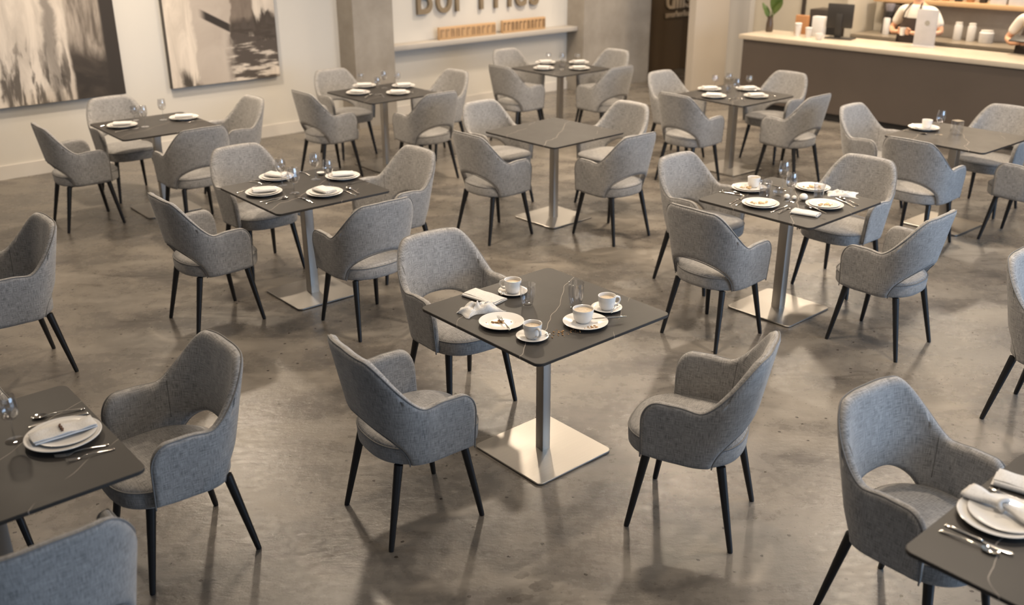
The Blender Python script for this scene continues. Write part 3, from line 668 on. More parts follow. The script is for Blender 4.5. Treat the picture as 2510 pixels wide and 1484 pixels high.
# ------------------------------------------------------------------ workers
def skin_mesh(name, verts, edges, radii, mat, parent, root=0, sub=2):
    me = bpy.data.meshes.new(name); me.from_pydata(verts, edges, []); o = bpy.data.objects.new(name, me); C.objects.link(o)
    o.modifiers.new('s', 'SKIN'); sv = me.skin_vertices[0].data
    for i, r_ in enumerate(radii): sv[i].radius = r_ if isinstance(r_, tuple) else (r_, r_); sv[i].use_root = (i == root)
    sb = o.modifiers.new('d', 'SUBSURF'); sb.levels = sub; sb.render_levels = sub
    dg = bpy.context.evaluated_depsgraph_get(); dg.update(); nm = bpy.data.meshes.new_from_object(o.evaluated_get(dg)); bpy.data.objects.remove(o)
    nm.materials.clear(); nm.materials.append(mat); nm.polygons.foreach_set('use_smooth', [True]*len(nm.polygons))
    q = bpy.data.objects.new(name, nm); C.objects.link(q); q.parent = parent; return q
def worker(u, n, yaw, label, hold, hair_long):
    # built facing -y, feet at z 0, about 1.66 m tall
    r = empty('person', CP(u, n, 0), TC+yaw); tag(r, label, 'person', 'workers behind the counter')
    V = [(0, 0, .93), (0, .005, 1.10), (0, .0, 1.26), (0, .005, 1.34), (0, -.005, 1.405), (0, -.02, 1.47), (0, -.025, 1.55), (0, -.02, 1.62)]
    R = [(.15, .11), (.14, .10), (.165, .105), (.11, .07), (.052, .052), (.062, .070), (.078, .092), (.06, .07)]
    E = [(0, 1), (1, 2), (2, 3), (3, 4), (4, 5), (5, 6), (6, 7)]
    for s in (1, -1):
        i = len(V); V += [(s*.13, .005, 1.325), (s*.19, .005, 1.30), (s*.27, .03, 1.17), (s*.335, .02, 1.055), (s*.22, -.14, 1.035), (s*.12, -.22, 1.05), (s*.075, -.25, 1.06)]
        R += [.062, .058, .047, .040, .034, .026, (.018, .036)]; E += [(2, i)] + [(i+k, i+k+1) for k in range(6)]
        i = len(V); V += [(s*.09, 0, .85), (s*.10, -.01, .48), (s*.10, .02, .09), (s*.10, -.13, .035)]
        R += [.085, .055, .037, .03]; E += [(0, i), (i, i+1), (i+1, i+2), (i+2, i+3)]
        # fingers rooted in the palm
    body = skin_mesh('body', V, E, R, M_SKIN, r)
    for s in (1, -1):
        palm = Vector((s*.075, -.25, 1.06))
        for q, (dz, ln, cu) in enumerate([(.024, .060, .02), (.009, .068, .022), (-.007, .064, .022), (-.022, .050, .018)]):
            p0 = palm+Vector((0, 0, dz)); d = Vector((-s*.75, -.66, 0))
            pts = [tuple(p0), tuple(p0+d*ln*.45), tuple(p0+d*ln*.75+Vector((-s*.012, .012, 0))), tuple(p0+d*ln*.8+Vector((-s*.02, .03, 0)))]
            skin_mesh('finger', pts, [(0, 1), (1, 2), (2, 3)], [.0095, .009, .0085, .007], M_SKIN, body, sub=1)
        pts = [tuple(palm+Vector((s*.012, .01, .022))), tuple(palm+Vector((-s*.01, -.015, .045))), tuple(palm+Vector((-s*.03, -.03, .052)))]
        skin_mesh('thumb', pts, [(0, 1), (1, 2)], [.012, .0105, .008], M_SKIN, body, sub=1)
    # shirt: torso plus short sleeves
    V = [(0, 0, .90), (0, .005, 1.08), (0, .0, 1.24), (0, .004, 1.335), (0, .0, 1.375)]; R = [(.165, .125), (.158, .118), (.185, .125), (.13, .09), (.066, .064)]; E = [(0, 1), (1, 2), (2, 3), (3, 4)]
    for s in (1, -1):
        i = len(V); V += [(s*.13, .005, 1.322), (s*.195, .005, 1.295), (s*.265, .03, 1.18), (s*.31, .026, 1.105)]; R += [.078, .076, .066, .060]; E += [(2, i), (i, i+1), (i+1, i+2), (i+2, i+3)]
    shirt = skin_mesh('shirt', V, E, R, M_SHIRT, r, 2)
    # apron: curved bib and skirt in front with neck straps
    b = bmesh.new(); rings = []
    for k in range(15):
        z = .45+(1.215-.45)*k/14; w_ = .20 if z < .98 else .20-(z-.98)*.36; d = .150 if z < 1.0 else .150-(z-1.0)*.03
        row = []
        for i in range(13):
            a = (i/12-.5)*2; row.append((w_*a, -d+.07*a*a*(1.0 if z < 1.0 else .6), z))
        row += [(x, y+.006, z_) for x, y, z_ in row[::-1]]; rings.append(row)
    loft(b, rings); ap = mk('apron', b, M_APRON, r)
    for s in (1, -1):
        b = bmesh.new(); tube(b, [(s*.10, -.150, 1.20), (s*.095, -.125, 1.29), (s*.075, -.07, 1.365), (s*.05, .0, 1.40), (0, .05, 1.40)], .010, 8); mk('strap', b, M_APRON, ap)
    V = [(0, 0, .90), (.09, 0, .84), (.10, -.01, .46), (.10, .02, .10), (-.09, 0, .84), (-.10, -.01, .46), (-.10, .02, .10)]
    skin_mesh('trousers', V, [(0, 1), (1, 2), (2, 3), (0, 4), (4, 5), (5, 6)], [(.15, .115), .10, .075, .06, .10, .075, .06], M_TROU, r)
    for s in (1, -1):
        b = bmesh.new(); box(b, (s*.10-.045, -.19, 0), (s*.10+.045, .07, .075), .025, 3); mk('shoe', b, M_DARK, r)
    # face and hair
    b = bmesh.new(); bmesh.ops.create_icosphere(b, subdivisions=3, radius=1, matrix=Matrix.Translation((0, .012, 1.585)) @ Matrix.Diagonal((.088, .098, .092, 1)))
    bmesh.ops.delete(b, geom=[v for v in b.verts if v.co.y < -.045 and v.co.z < 1.62], context='VERTS'); mk('hair', b, M_HAIR, r)
    for s in (1, -1):
        b = bmesh.new(); bmesh.ops.create_uvsphere(b, u_segments=10, v_segments=8, radius=.010, matrix=Matrix.Translation((s*.028, -.100, 1.555))); mk('eye', b, M_DARK, body)
        b = bmesh.new(); bmesh.ops.create_icosphere(b, subdivisions=2, radius=1, matrix=Matrix.Translation((s*.076, -.015, 1.545)) @ Matrix.Diagonal((.010, .02, .03, 1))); mk('ear', b, M_SKIN, body)
    b = bmesh.new(); bmesh.ops.create_icosphere(b, subdivisions=2, radius=1, matrix=Matrix.Translation((0, -.112, 1.53)) @ Matrix.Diagonal((.012, .018, .022, 1))); mk('nose', b, M_SKIN, body)
    b = bmesh.new(); bmesh.ops.create_icosphere(b, subdivisions=2, radius=1, matrix=Matrix.Translation((0, -.100, 1.495)) @ Matrix.Diagonal((.024, .006, .007, 1))); mk('mouth', b, plain('lips', (.42, .16, .12), .5), body)
    return r
worker(-5.66, 12.10, -.10, 'person in white shirt and dark apron behind the menu card, both hands held together', 'cup', False)
worker(-4.22, 12.08, .0, 'person in white shirt and dark apron at the right picture edge holding a dark tablet', 'tablet', False)
b = bmesh.new(); lathe(b, [(.028, 0), (.036, .09), (.033, .09), (.026, .006)], 20); tag(mk('white_cup', b, M_PLATE, loc=CP(-5.66-.03, 12.10-.27, 1.02)), 'small white cup held in both hands of the worker behind the menu card', 'cup')
b = bmesh.new(); box(b, (-.13, -.09, -.008), (.13, .09, .008), .003); t = mk('tablet', b, M_DARK, loc=CP(-4.26, 11.79, 1.105), rotz=TC); t.rotation_euler = (.25, 0, TC); tag(t, 'dark tablet held by the worker at the right picture edge', 'tablet')

# ------------------------------------------------------------------ tableware prototypes
def proto(fn):
    o = fn(); o.hide_render = True; o.hide_viewport = True
    return o
USED = {}
def place(kind, builder, x, y, z, rotz, label, cat, group=None, sc=1):
    if kind not in USED:
        o = builder(); USED[kind] = o; o.location = (x, y, z); o.rotation_euler.z = rotz
    else: o = dup(USED[kind], (x, y, z), rotz)
    o.scale = (sc, sc, sc) if not isinstance(sc, tuple) else sc
    return tag(o, label, cat, group)
def b_plate():
    b = bmesh.new(); lathe(b, [(.060, 0), (.066, .0), (.070, .004), (.092, .011), (.1195, .019), (.120, .0205), (.118, .0215), (.095, .015), (.072, .0085), (.06, .007), (.03, .0065)], 64); return mk('dinner_plate', b, M_PLATE)
def b_side():
    b = bmesh.new(); lathe(b, [(.05, .0), (.058, .0), (.080, .008), (.0985, .014), (.099, .0155), (.097, .016), (.078, .0115), (.055, .006), (.03, .0055)], 64); return mk('side_plate', b, M_PLATE)
def b_saucer():
    b = bmesh.new(); lathe(b, [(.035, .0), (.04, .0), (.055, .006), (.072, .013), (.0725, .0145), (.071, .0148), (.055, .009), (.032, .005), (.028, .0035), (.01, .0035)], 48); return mk('saucer', b, M_PLATE)
def b_cup():
    b = bmesh.new(); lathe(b, [(.022, 0), (.027, .001), (.036, .016), (.0405, .045), (.0425, .066), (.0420, .0675), (.0395, .0665), (.0375, .045), (.033, .018), (.022, .007)], 40); o = mk('coffee_cup', b, M_PLATE)
    b = bmesh.new(); tube(b, [(.036, 0, .054), (.050, 0, .058), (.062, 0, .052), (.066, 0, .040), (.060, 0, .026), (.047, 0, .018), (.033, 0, .018)], .0042, 10, flat=1.4); mk('handle', b, M_PLATE, o)
    b = bmesh.new(); lathe(b, [(.0372, .048), (.0385, .0525), (.02, .0528)], 40); mk('coffee', b, M_COF, o)
    return o
def b_bowlcup():
    b = bmesh.new(); lathe(b, [(.026, 0), (.031, .001), (.042, .016), (.0475, .045), (.0485, .062), (.048, .0635), (.0455, .0625), (.044, .045), (.038, .018), (.026, .007)], 40); o = mk('latte_bowl', b, M_PLATE)
    b = bmesh.new(); lathe(b, [(.0435, .044), (.0450, .0525), (.02, .0528)], 40); mk('coffee', b, M_COF, o); return o
def b_wine():
    b = bmesh.new(); lathe(b, [(.004, .083), (.010, .0845), (.022, .092), (.0315, .108), (.0345, .127), (.033, .150), (.0285, .178), (.0282, .1785), (.0275, .178), (.0320, .150), (.0335, .127), (.0305, .109), (.021, .094), (.009, .088), (.002, .0875)], 32); o = mk('wine_glass', b, M_GLASS)
    b = bmesh.new(); lathe(b, [(.009, .0032), (.004, .010), (.0032, .03), (.0030, .06), (.0045, .0829)], 16); mk('stem', b, M_GLASS, o)
    b = bmesh.new(); lathe(b, [(.033, 0), (.0335, .001), (.020, .0022), (.009, .0031)], 32); mk('foot', b, M_GLASS, o); return o
def b_goblet():
    b = bmesh.new(); seg = 28; rings = []
    for r_, z, f in [(.008, .060, 0), (.024, .066, .1), (.036, .084, .1), (.040, .108, .1), (.034, .135, .06), (.029, .158, 0), (.0275, .158, 0), (.032, .135, 0), (.0365, .108, 0), (.032, .086, 0), (.02, .071, 0), (.005, .067, 0)]:
        rings.append([(r_*(1+f*(k % 2))*math.cos(2*PI*k/seg), r_*(1+f*(k % 2))*math.sin(2*PI*k/seg), z) for k in range(seg)])
    loft(b, rings); o = mk('crystal_goblet', b, M_GLASS, auto=10)
    b = bmesh.new(); lathe(b, [(.010, .0045), (.005, .012), (.006, .03), (.005, .045), (.008, .0599)], 12); mk('stem', b, M_GLASS, o)
    b = bmesh.new(); lathe(b, [(.031, 0), (.0315, .0015), (.018, .003), (.01, .0044)], 32); mk('foot', b, M_GLASS, o); return o
def b_tumbler():
    b = bmesh.new(); lathe(b, [(.021, 0), (.025, .001), (.031, .02), (.0365, .055), (.0385, .085), (.038, .110), (.0375, .1105), (.0367, .110), (.037, .085), (.035, .055), (.029, .022), (.022, .012), (.01, .010)], 36); return mk('water_tumbler', b, M_GLASS)
def b_ridged():
    b = bmesh.new(); pr = [(.026, 0), (.029, .001)]
    for i in range(10): pr += [(.030+.0009*i, .006+.009*i), (.0312+.0009*i, .0105+.009*i)]
    pr += [(.0385, .100), (.0370, .100), (.030, .05), (.0265, .012), (.01, .011)]; lathe(b, pr, 32); o = mk('ridged_tumbler', b, M_GLASS, auto=10)
    b = bmesh.new(); lathe(b, [(.0255, .0125), (.0292, .045), (.01, .0452)], 32); mk('water', b, M_WATER, o); return o
def b_dish():
    b = bmesh.new(); seg = 20; rings = []
    for r_, z, f in [(.016, 0, 0), (.030, .010, .12), (.034, .028, .12), (.026, .046, .1), (.022, .050, 0), (.019, .046, 0), (.028, .028, 0), (.022, .012, 0), (.01, .009, 0)]:
        rings.append([(r_*(1+f*(k % 2))*math.cos(2*PI*k/seg), r_*(1+f*(k % 2))*math.sin(2*PI*k/seg), z) for k in range(seg)])
    loft(b, rings); return mk('crystal_votive', b, M_GLASS, auto=10)
def ell(b, st, seg=10):   # st: x, y, z, half width, half thickness
    loft(b, [[(x, y+w_*math.cos(2*PI*k/seg), z+t*math.sin(2*PI*k/seg)) for k in range(seg)] for x, y, z, w_, t in st])
H_ST = [(-.100, 0, .0045, .0030, .0012), (-.097, 0, .0046, .0065, .0018), (-.085, 0, .0050, .0075, .0019), (-.05, 0, .0075, .0048, .0018), (-.01, 0, .0100, .0030, .0018), (.020, 0, .0085, .0026, .0017)]
def b_fork():
    b = bmesh.new(); ell(b, H_ST+[(.032, 0, .0060, .0030, .0015)]); o = mk('fork', b, M_CHROME)
    b = bmesh.new(); ell(b, [(.031, 0, .0062, .0030, .0014), (.040, 0, .0030, .0075, .0012), (.052, 0, .0015, .0118, .0010), (.062, 0, .0020, .0120, .0010)])
    for k in range(4):
        y = (k-1.5)*.0066; ell(b, [(.058, y, .0020, .0024, .0010), (.080, y, .0045, .0019, .0009), (.100, y*.95, .0090, .0008, .0006)], 6)
    mk('tines', b, M_CHROME, o); return o
def b_spoon():
    b = bmesh.new(); ell(b, H_ST+[(.045, 0, .0055, .0030, .0015)]); o = mk('spoon', b, M_CHROME)
    b = bmesh.new(); N, R_ = 20, 7; vt = [[], []]
    for sidx, off in enumerate((0, -.0012)):
        for i in range(R_+1):
            rr = i/R_; ring = []
            for k in range(N):
                a = 2*PI*k/N; x = .070+.030*rr*math.cos(a); y = .0195*rr*math.sin(a)*(1-.16*math.cos(a)); ring.append(b.verts.new((x, y, .0088-.0075*(1-rr*rr)+off)))
            vt[sidx].append(ring)
        for i in range(R_):
            for k in range(N): b.faces.new((vt[sidx][i][k], vt[sidx][i][(k+1) % N], vt[sidx][i+1][(k+1) % N], vt[sidx][i+1][k]))
    for k in range(N): b.faces.new((vt[0][R_][k], vt[0][R_][(k+1) % N], vt[1][R_][(k+1) % N], vt[1][R_][k]))
    bmesh.ops.remove_doubles(b, verts=b.verts, dist=1e-6); mk('bowl', b, M_CHROME, o); return o
def b_knife():
    b = bmesh.new(); ell(b, [(-.105, 0, .0045, .0040, .0025), (-.102, 0, .0045, .0070, .0038), (-.06, 0, .0045, .0075, .0042), (.0, 0, .0045, .0060, .0040), (.012, 0, .0045, .0050, .0036), (.013, 0, .0045, .0030, .002)]); o = mk('knife', b, M_CHROME)
    b = bmesh.new(); loft(b, [[(x, y0, .0040), (x, (y0+y1)/2, .0050), (x, y1, .0042), (x, (y0+y1)/2, .0032)] for x, y0, y1 in [(.0132, -.003, .003), (.02, -.0075, .0065), (.06, -.0095, .0070), (.085, -.0080, .0070), (.100, -.0040, .0068), (.106, .002, .0062)]])
    mk('blade', b, M_CHROME, o); return o
def nap_slab(b, l, w_, z0, th, rot=0, wav=.0015, seed=0, sx=0, sy=0):
    nx, ny = 16, 8; cr, sr = math.cos(rot), math.sin(rot)
    def P(i, j, top):
        x, y = (i/nx-.5)*l, (j/ny-.5)*w_; e = min(i, nx-i, j, ny-j); hh = noise.noise(Vector((x*22+seed, y*22, seed*1.7)))*wav
        z = z0+hh*.4+(th*(1 if e > 0 else .72)+hh if top else (0 if e > 0 else th*.28))
        return (sx+x*cr-y*sr, sy+x*sr+y*cr, z)
    g = {(i, j, t): b.verts.new(P(i, j, t)) for i in range(nx+1) for j in range(ny+1) for t in (0, 1)}
    for i in range(nx):
        for j in range(ny):
            for t in (0, 1): b.faces.new((g[i, j, t], g[i+1, j, t], g[i+1, j+1, t], g[i, j+1, t]))
    for i in range(nx):
        for j in (0, ny): b.faces.new((g[i, j, 0], g[i+1, j, 0], g[i+1, j, 1], g[i, j, 1]))
    for j in range(ny):
        for i in (0, nx): b.faces.new((g[i, j, 0], g[i, j+1, 0], g[i, j+1, 1], g[i, j, 1]))
def b_fold():     # napkin folded into a flat parcel of three layers
    b = bmesh.new(); nap_slab(b, .155, .085, .0, .006, .0, .002, 1); nap_slab(b, .150, .082, .0062, .005, .03, .002, 3, .002, .001); nap_slab(b, .146, .074, .0114, .005, -.03, .0025, 5, .0, .004)
    pts = [(x, -.041, .009) for x in (-.07, -.03, .03, .07)]; tube(b, pts, .0078, 10)
    return mk('folded_napkin', b, M_NAP, auto=50)
def b_crum():
    b = bmesh.new(); nx, ny = 26, 20
    def P(i, j, t):
        u, v = i/nx-.5, j/ny-.5; n1 = noise.noise(Vector((u*4.2, v*4.2, 3.1))); n2 = noise.noise(Vector((u*9, v*9, 8.1)))
        fall = max(0, 1-(abs(u)*2)**3)*max(0, 1-(abs(v)*2)**3); z = (.022+.046*abs(n1)+.016*n2)*fall+.002
        x = u*.20+.035*noise.noise(Vector((u*3, v*3, 1))); y = v*.115+.03*noise.noise(Vector((u*3, v*3, 6)))
        return (x, y, max(.0005, z-(0 if t else .0022)))
    g = {(i, j, t): b.verts.new(P(i, j, t)) for i in range(nx+1) for j in range(ny+1) for t in (0, 1)}
    for i in range(nx):
        for j in range(ny):
            for t in (0, 1): b.faces.new((g[i, j, t], g[i+1, j, t], g[i+1, j+1, t], g[i, j+1, t]))
    for i in range(nx):
        for j in (0, ny): b.faces.new((g[i, j, 0], g[i+1, j, 0], g[i+1, j, 1], g[i, j, 1]))
    for j in range(ny):
        for i in (0, nx): b.faces.new((g[i, j, 0], g[i, j+1, 0], g[i, j+1, 1], g[i, j, 1]))
    return mk('crumpled_napkin', b, M_NAP, auto=0)
def b_knot():     # napkin gathered in a knot, flaring to both ends
    b = bmesh.new(); rings = []
    for i in range(21):
        x = -.115+.23*i/20; t = abs(x)/.115; hw = .012+.034*sm(.05, .9, t); hh = .010+.001*t; seg = 18
        rings.append([(x, (hw+.0022*math.cos(5*a))*math.cos(a), .011+hh*math.sin(a)*(1+.18*math.sin(7*a+x*20))) for a in [2*PI*k/seg for k in range(seg)]])
    loft(b, rings); o = mk('knotted_napkin', b, M_NAP, auto=0)
    b = bmesh.new(); tube(b, [(.006*math.sin(2*a), .021*math.cos(a), .013+.017*math.sin(a)) for a in [2*PI*k/20 for k in range(20)]], .0075, 8, closed=True); mk('knot', b, M_NAP, o); return o
def b_sprig():    # long folded napkin with a sprig tucked in the middle
    b = bmesh.new(); nap_slab(b, .215, .080, .0062, .008, .0, .004, 2); o = mk('sprig_napkin', b, M_NAP, auto=50)
    b = bmesh.new(); nap_slab(b, .212, .080, .0, .006, .02, .002, 9, .002, -.005); mk('blue_hem', b, M_NAP2, o, auto=50)
    b = bmesh.new()
    for k in range(9): box(b, (-.004, -.003, 0), (.004, .003, .006), .001, 1, Matrix.Translation((-.006+.002*(k % 3), -.024+.006*k, .0145)) @ Matrix.Rotation(k*1.3, 4, 'Z'))
    mk('sprig', b, plain('dried_sprig', (.10, .05, .03), .8), o); return o
def crumbs(name, pts, mat, loc, label, cat, rot=0):
    b = bmesh.new()
    for x, y, z, s in pts:
        bmesh.ops.create_icosphere(b, subdivisions=1, radius=1, matrix=Matrix.Translation((x, y, z+s*.55)) @ Matrix.Rotation(random.random()*6, 4, 'Z') @ Matrix.Diagonal((s*random.uniform(.8, 1.5), s*random.uniform(.6, 1.1), s*.7, 1)))
    for v in b.verts: v.co += Vector([random.uniform(-.0008, .0008) for _ in range(3)])
    o = mk(name, b, mat, loc=loc, auto=0, rotz=rot); return tag(o, label, cat, None, 'stuff')
# --- coffee table in the middle
place('plate', b_plate, -.048, 4.048, T_, 0, 'empty white dinner plate with cookie crumbs beside the crumpled napkin', 'plate', 'dinner plates', .86)
place('plate', b_plate, .332, 4.045, T_, 0, 'white dinner plate carrying a latte bowl on the crumb-strewn coffee table', 'plate', 'dinner plates', .86)
SC = 'saucers on the coffee table'; CG = 'white coffee cups on the coffee table'
place('saucer', b_saucer, .089, 3.894, T_, 0, 'white saucer nearest the front corner of the coffee table', 'saucer', SC)
place('saucer', b_saucer, .444, 4.217, T_, 0, 'white saucer right of the tall tumbler on the coffee table', 'saucer', SC)
place('saucer', b_saucer, .004, 4.429, T_, 0, 'white saucer behind the short tumbler on the coffee table', 'saucer', SC)
place('cup', b_cup, .089, 3.894, T_+.0036, rad(-60), 'white cup of black-brown coffee nearest the front corner, handle towards us', 'cup', CG)
place('cup', b_cup, .444, 4.217, T_+.0036, rad(15), 'white cup with pale latte, handle pointing right, by the tall tumbler', 'cup', CG)
place('cup', b_cup, .004, 4.429, T_+.0036, rad(165), 'white cup of coffee with handle pointing left, behind the short tumbler', 'cup', CG)
place('latte', b_bowlcup, .322, 4.062, T_+.0064, 0, 'handleless white latte bowl standing on a crumb-stained dinner plate', 'cup')
place('tumbler', b_tumbler, .074, 4.275, T_, 0, 'short empty curved water tumbler in front of the left coffee cup', 'glass', 'water tumblers', .97)
place('tumbler', b_tumbler, .300, 4.238, T_, 0, 'taller empty curved water tumbler behind the latte bowl', 'glass', 'water tumblers', (1, 1, 1.15))
def cut(kind, x, y, a, label, dz=0, sc=1, tilt=0, g='steel cutlery'):
    o = place(kind, {'fork': b_fork, 'spoon': b_spoon, 'knife': b_knife}[kind], x, y, T_+dz, rad(a), label, kind, g, sc)
    if tilt: o.rotation_euler = (0, tilt, rad(a))
    return o
cut('fork', -.036, 4.015, 109, 'steel fork lying across the crumb-covered dinner plate', .016, .8, -.02)
cut('knife', .435, 4.062, -166, 'steel knife resting on the rim of the plate under the latte bowl', .0205, .85, -.03)
cut('spoon', .475, 4.190, 70, 'small steel spoon on the saucer of the cup by the tall tumbler', .0125, .55)
cut('spoon', .128, 3.880, 30, 'small steel spoon on the saucer nearest the front corner', .0125, .45)
cut('spoon', -.030, 4.405, -120, 'small steel spoon on the saucer behind the short tumbler', .0125, .45)
place('fold', b_fold, -.135, 4.365, T_, rad(-39), 'flat folded linen napkin at the left edge of the coffee table', 'napkin', 'linen napkins', (1.35, 1.15, .9))
place('crum', b_crum, -.155, 4.205, T_, rad(32), 'crumpled linen napkin heaped beside the crumb-covered plate', 'napkin', 'linen napkins')
crumbs('cookie_crumbs', [(random.gauss(0, .045), random.gauss(0, .022), 0, random.choice([.001, .0015, .002, .003, .0045])) for _ in range(60)], M_CRUMB, (.235, 3.955, T_), 'scattered cookie crumbs on the dark tabletop in front of the latte plate', 'crumbs', .3)
crumbs('cookie_crumbs', [(random.gauss(0, .028), random.gauss(0, .016), 0, random.choice([.0015, .002, .004, .006])) for _ in range(26)]+[(.005+random.gauss(0, .006), random.gauss(0, .005), .002, .007) for _ in range(8)], M_CRUMB, (-.055, 4.055, T_+.0065), 'cookie crumbs left on the plate beside the crumpled napkin', 'crumbs')
crumbs('cookie_crumbs', [(random.gauss(0, .014), random.gauss(0, .006), 0, random.choice([.003, .005, .007])) for _ in range(12)], M_CRUMB, (.355, 3.985, T_+.0095), 'piece of biscuit left on the plate in front of the latte bowl', 'crumbs')
# --- the set table with the goblet
def setting(tb, x, y, rot, lab, sc=1.0, food=False):
    place('plate', b_plate, x, y, T_, 0, 'large white plate '+lab, 'plate', 'dinner plates', sc)
    place('side', b_side, x, y+.004, T_+.0072*sc, 0, 'small upper plate '+lab, 'plate', 'side plates', sc)
    if food: crumbs('leftover_food', [(random.gauss(0, .022), random.gauss(0, .012), 0, random.uniform(.003, .010)) for _ in range(24)], M_FOOD, (x, y, T_+.0072*sc+.006), 'leftover pale food '+lab, 'food')
    elif rot is not None: place('fold', b_fold, x, y+.004, T_+.0072*sc+.0165, rad(rot), 'folded linen napkin on the plate '+lab, 'napkin', 'linen napkins')
GB = 'of the goblet table'
for x, y, rot, l in [(-1.632, 6.210, 18, 'nearest the left corner of the goblet table'), (-1.634, 6.593, -20, 'at the far left side of the goblet table'), (-1.177, 6.609, 15, 'at the far right side of the goblet table'), (-1.229, 6.196, -40, 'nearest the front right side of the goblet table')]: setting('B', x, y, rot, l)
W = 'wine glasses'
def wine(x, y, h, lab): place('wine', b_wine, x, y, T_, 0, lab, 'glass', W, (1, 1, h/.178))
wine(-1.559, 6.427, .185, 'wine glass left of the cut-glass goblet'); wine(-1.358, 6.573, .185, 'wine glass standing behind the others on the goblet table'); wine(-1.234, 6.392, .183, 'wine glass beside the front right plate of the goblet table')
place('goblet', b_goblet, -1.434, 6.223, T_, 0, 'cut-glass goblet between the two near plates', 'glass', None, (1.05, 1.05, 1.1))
b = bmesh.new(); lathe(b, [(.012, 0), (.02, .004), (.030, .018), (.028, .018), (.016, .005)], 24); tag(mk('salt_dish', b, M_PLATE, loc=(-1.344, 6.70, T_)), 'tiny white dish behind the wine glasses of the goblet table', 'dish')
for k, x, y, a, l in [('fork', -1.345, 6.075, 131, 'left fork of the pair at the front corner of the goblet table'), ('fork', -1.317, 6.052, 130, 'right fork of the pair at the front corner of the goblet table'), ('fork', -1.734, 6.470, -34, 'long fork behind the left corner plate of the goblet table'), ('fork', -1.715, 6.510, -40, 'farther fork behind the left corner plate of the goblet table'),
  ('knife', -1.770, 6.307, 60, 'knife at the left corner of the goblet table'), ('knife', -1.541, 6.075, 44, 'knife in front of the left corner plate, goblet table'), ('spoon', -1.510, 6.048, 52, 'spoon in front of the left corner plate, goblet table'), ('knife', -1.085, 6.240, 130, 'knife right of the front plate on the goblet table'),
  ('spoon', -1.055, 6.275, 124, 'spoon right of the front plate on the goblet table'), ('fork', -1.052, 6.484, -143, 'fork at the right corner of the goblet table'), ('fork', -1.474, 6.735, 133, 'fork between the two far plates of the goblet table')]: cut(k, x, y, a, l, 0, .92)
# --- table of half-eaten plates
for x, y, l in [(1.578, 6.274, 'under the far left tumbler of the half-eaten table'), (2.0, 6.279, 'at the far right of the half-eaten table'), (1.568, 5.912, 'at the near left of the half-eaten table'), (1.962, 5.881, 'at the near right of the half-eaten table')]: setting('C', x, y, None, l, .97, True)
wine(1.799, 6.277, .191, 'wine glass standing tallest in the middle of the half-eaten table'); wine(1.775, 6.000, .186, 'wine glass in front of the crystal votive on the half-eaten table')
place('ridged', b_ridged, 1.640, 6.110, T_, 0, 'ridged tumbler of water before the far left plate of the half-eaten table', 'glass', 'ridged water tumblers', 1.08)
place('ridged', b_ridged, 1.985, 6.085, T_, 0, 'ridged tumbler of water before the far right plate of the half-eaten table', 'glass', 'ridged water tumblers', .95)
place('dish', b_dish, 1.735, 6.130, T_, 0, 'small crystal votive beside the white stone shakers', 'votive')
place('cup', b_cup, 1.612, 6.300, T_+.014, rad(100), 'white cup standing on the far left plate of the half-eaten table', 'cup', 'white cups on plates')
def stone(x, y, s, lab):
    b = bmesh.new(); bmesh.ops.create_icosphere(b, subdivisions=3, radius=1, matrix=Matrix.Translation((0, 0, .022*s)) @ Matrix.Diagonal((.026*s, .024*s, .022*s, 1)))
    o = mk('ceramic_shaker', b, M_STONE, loc=(x, y, T_), auto=0); return tag(o, lab, 'shaker', 'round ceramic shakers')
stone(1.772, 6.055, .75, 'small round white shaker nearest the wine glass'); stone(1.815, 6.04, .62, 'smallest round white shaker, between its neighbours'); stone(1.868, 6.02, 1.05, 'largest round white shaker on the half-eaten table')
for k, x, y, a, l in [('knife', 1.447, 6.168, -36, 'knife at the left corner of the half-eaten table'), ('fork', 1.470, 6.195, -42, 'fork beside the knife at the left corner of the half-eaten table'), ('fork', 1.443, 6.015, 50, 'left fork of the pair by the near left plate'), ('fork', 1.470, 5.980, 52, 'right fork of the pair by the near left plate'),
  ('knife', 1.664, 5.826, 45, 'knife at the front edge between the two near half-eaten plates'), ('fork', 1.695, 5.800, 49, 'fork at the front edge between the two near half-eaten plates'), ('spoon', 2.150, 5.985, 110, 'spoon at the right corner of the half-eaten table'), ('knife', 2.120, 5.955, 107, 'knife at the right corner of the half-eaten table'), ('fork', 1.729, 6.400, 137, 'fork at the back corner of the half-eaten table')]: cut(k, x, y, a, l, 0, .95)
place('fold', b_fold, 1.800, 5.725, T_, rad(-33), 'loosely folded napkin at the front corner of the half-eaten table', 'napkin', 'linen napkins', (1.1, 1, 1.1))
cut('fork', 1.868, 5.745, 116, 'fork lying half on the napkin at the front corner of the half-eaten table', .020, .9)
place('crum', b_crum, 2.155, 6.150, T_, rad(-12), 'crumpled white napkin at the right corner of the half-eaten table', 'napkin', 'linen napkins', (.95, 1.1, .6))
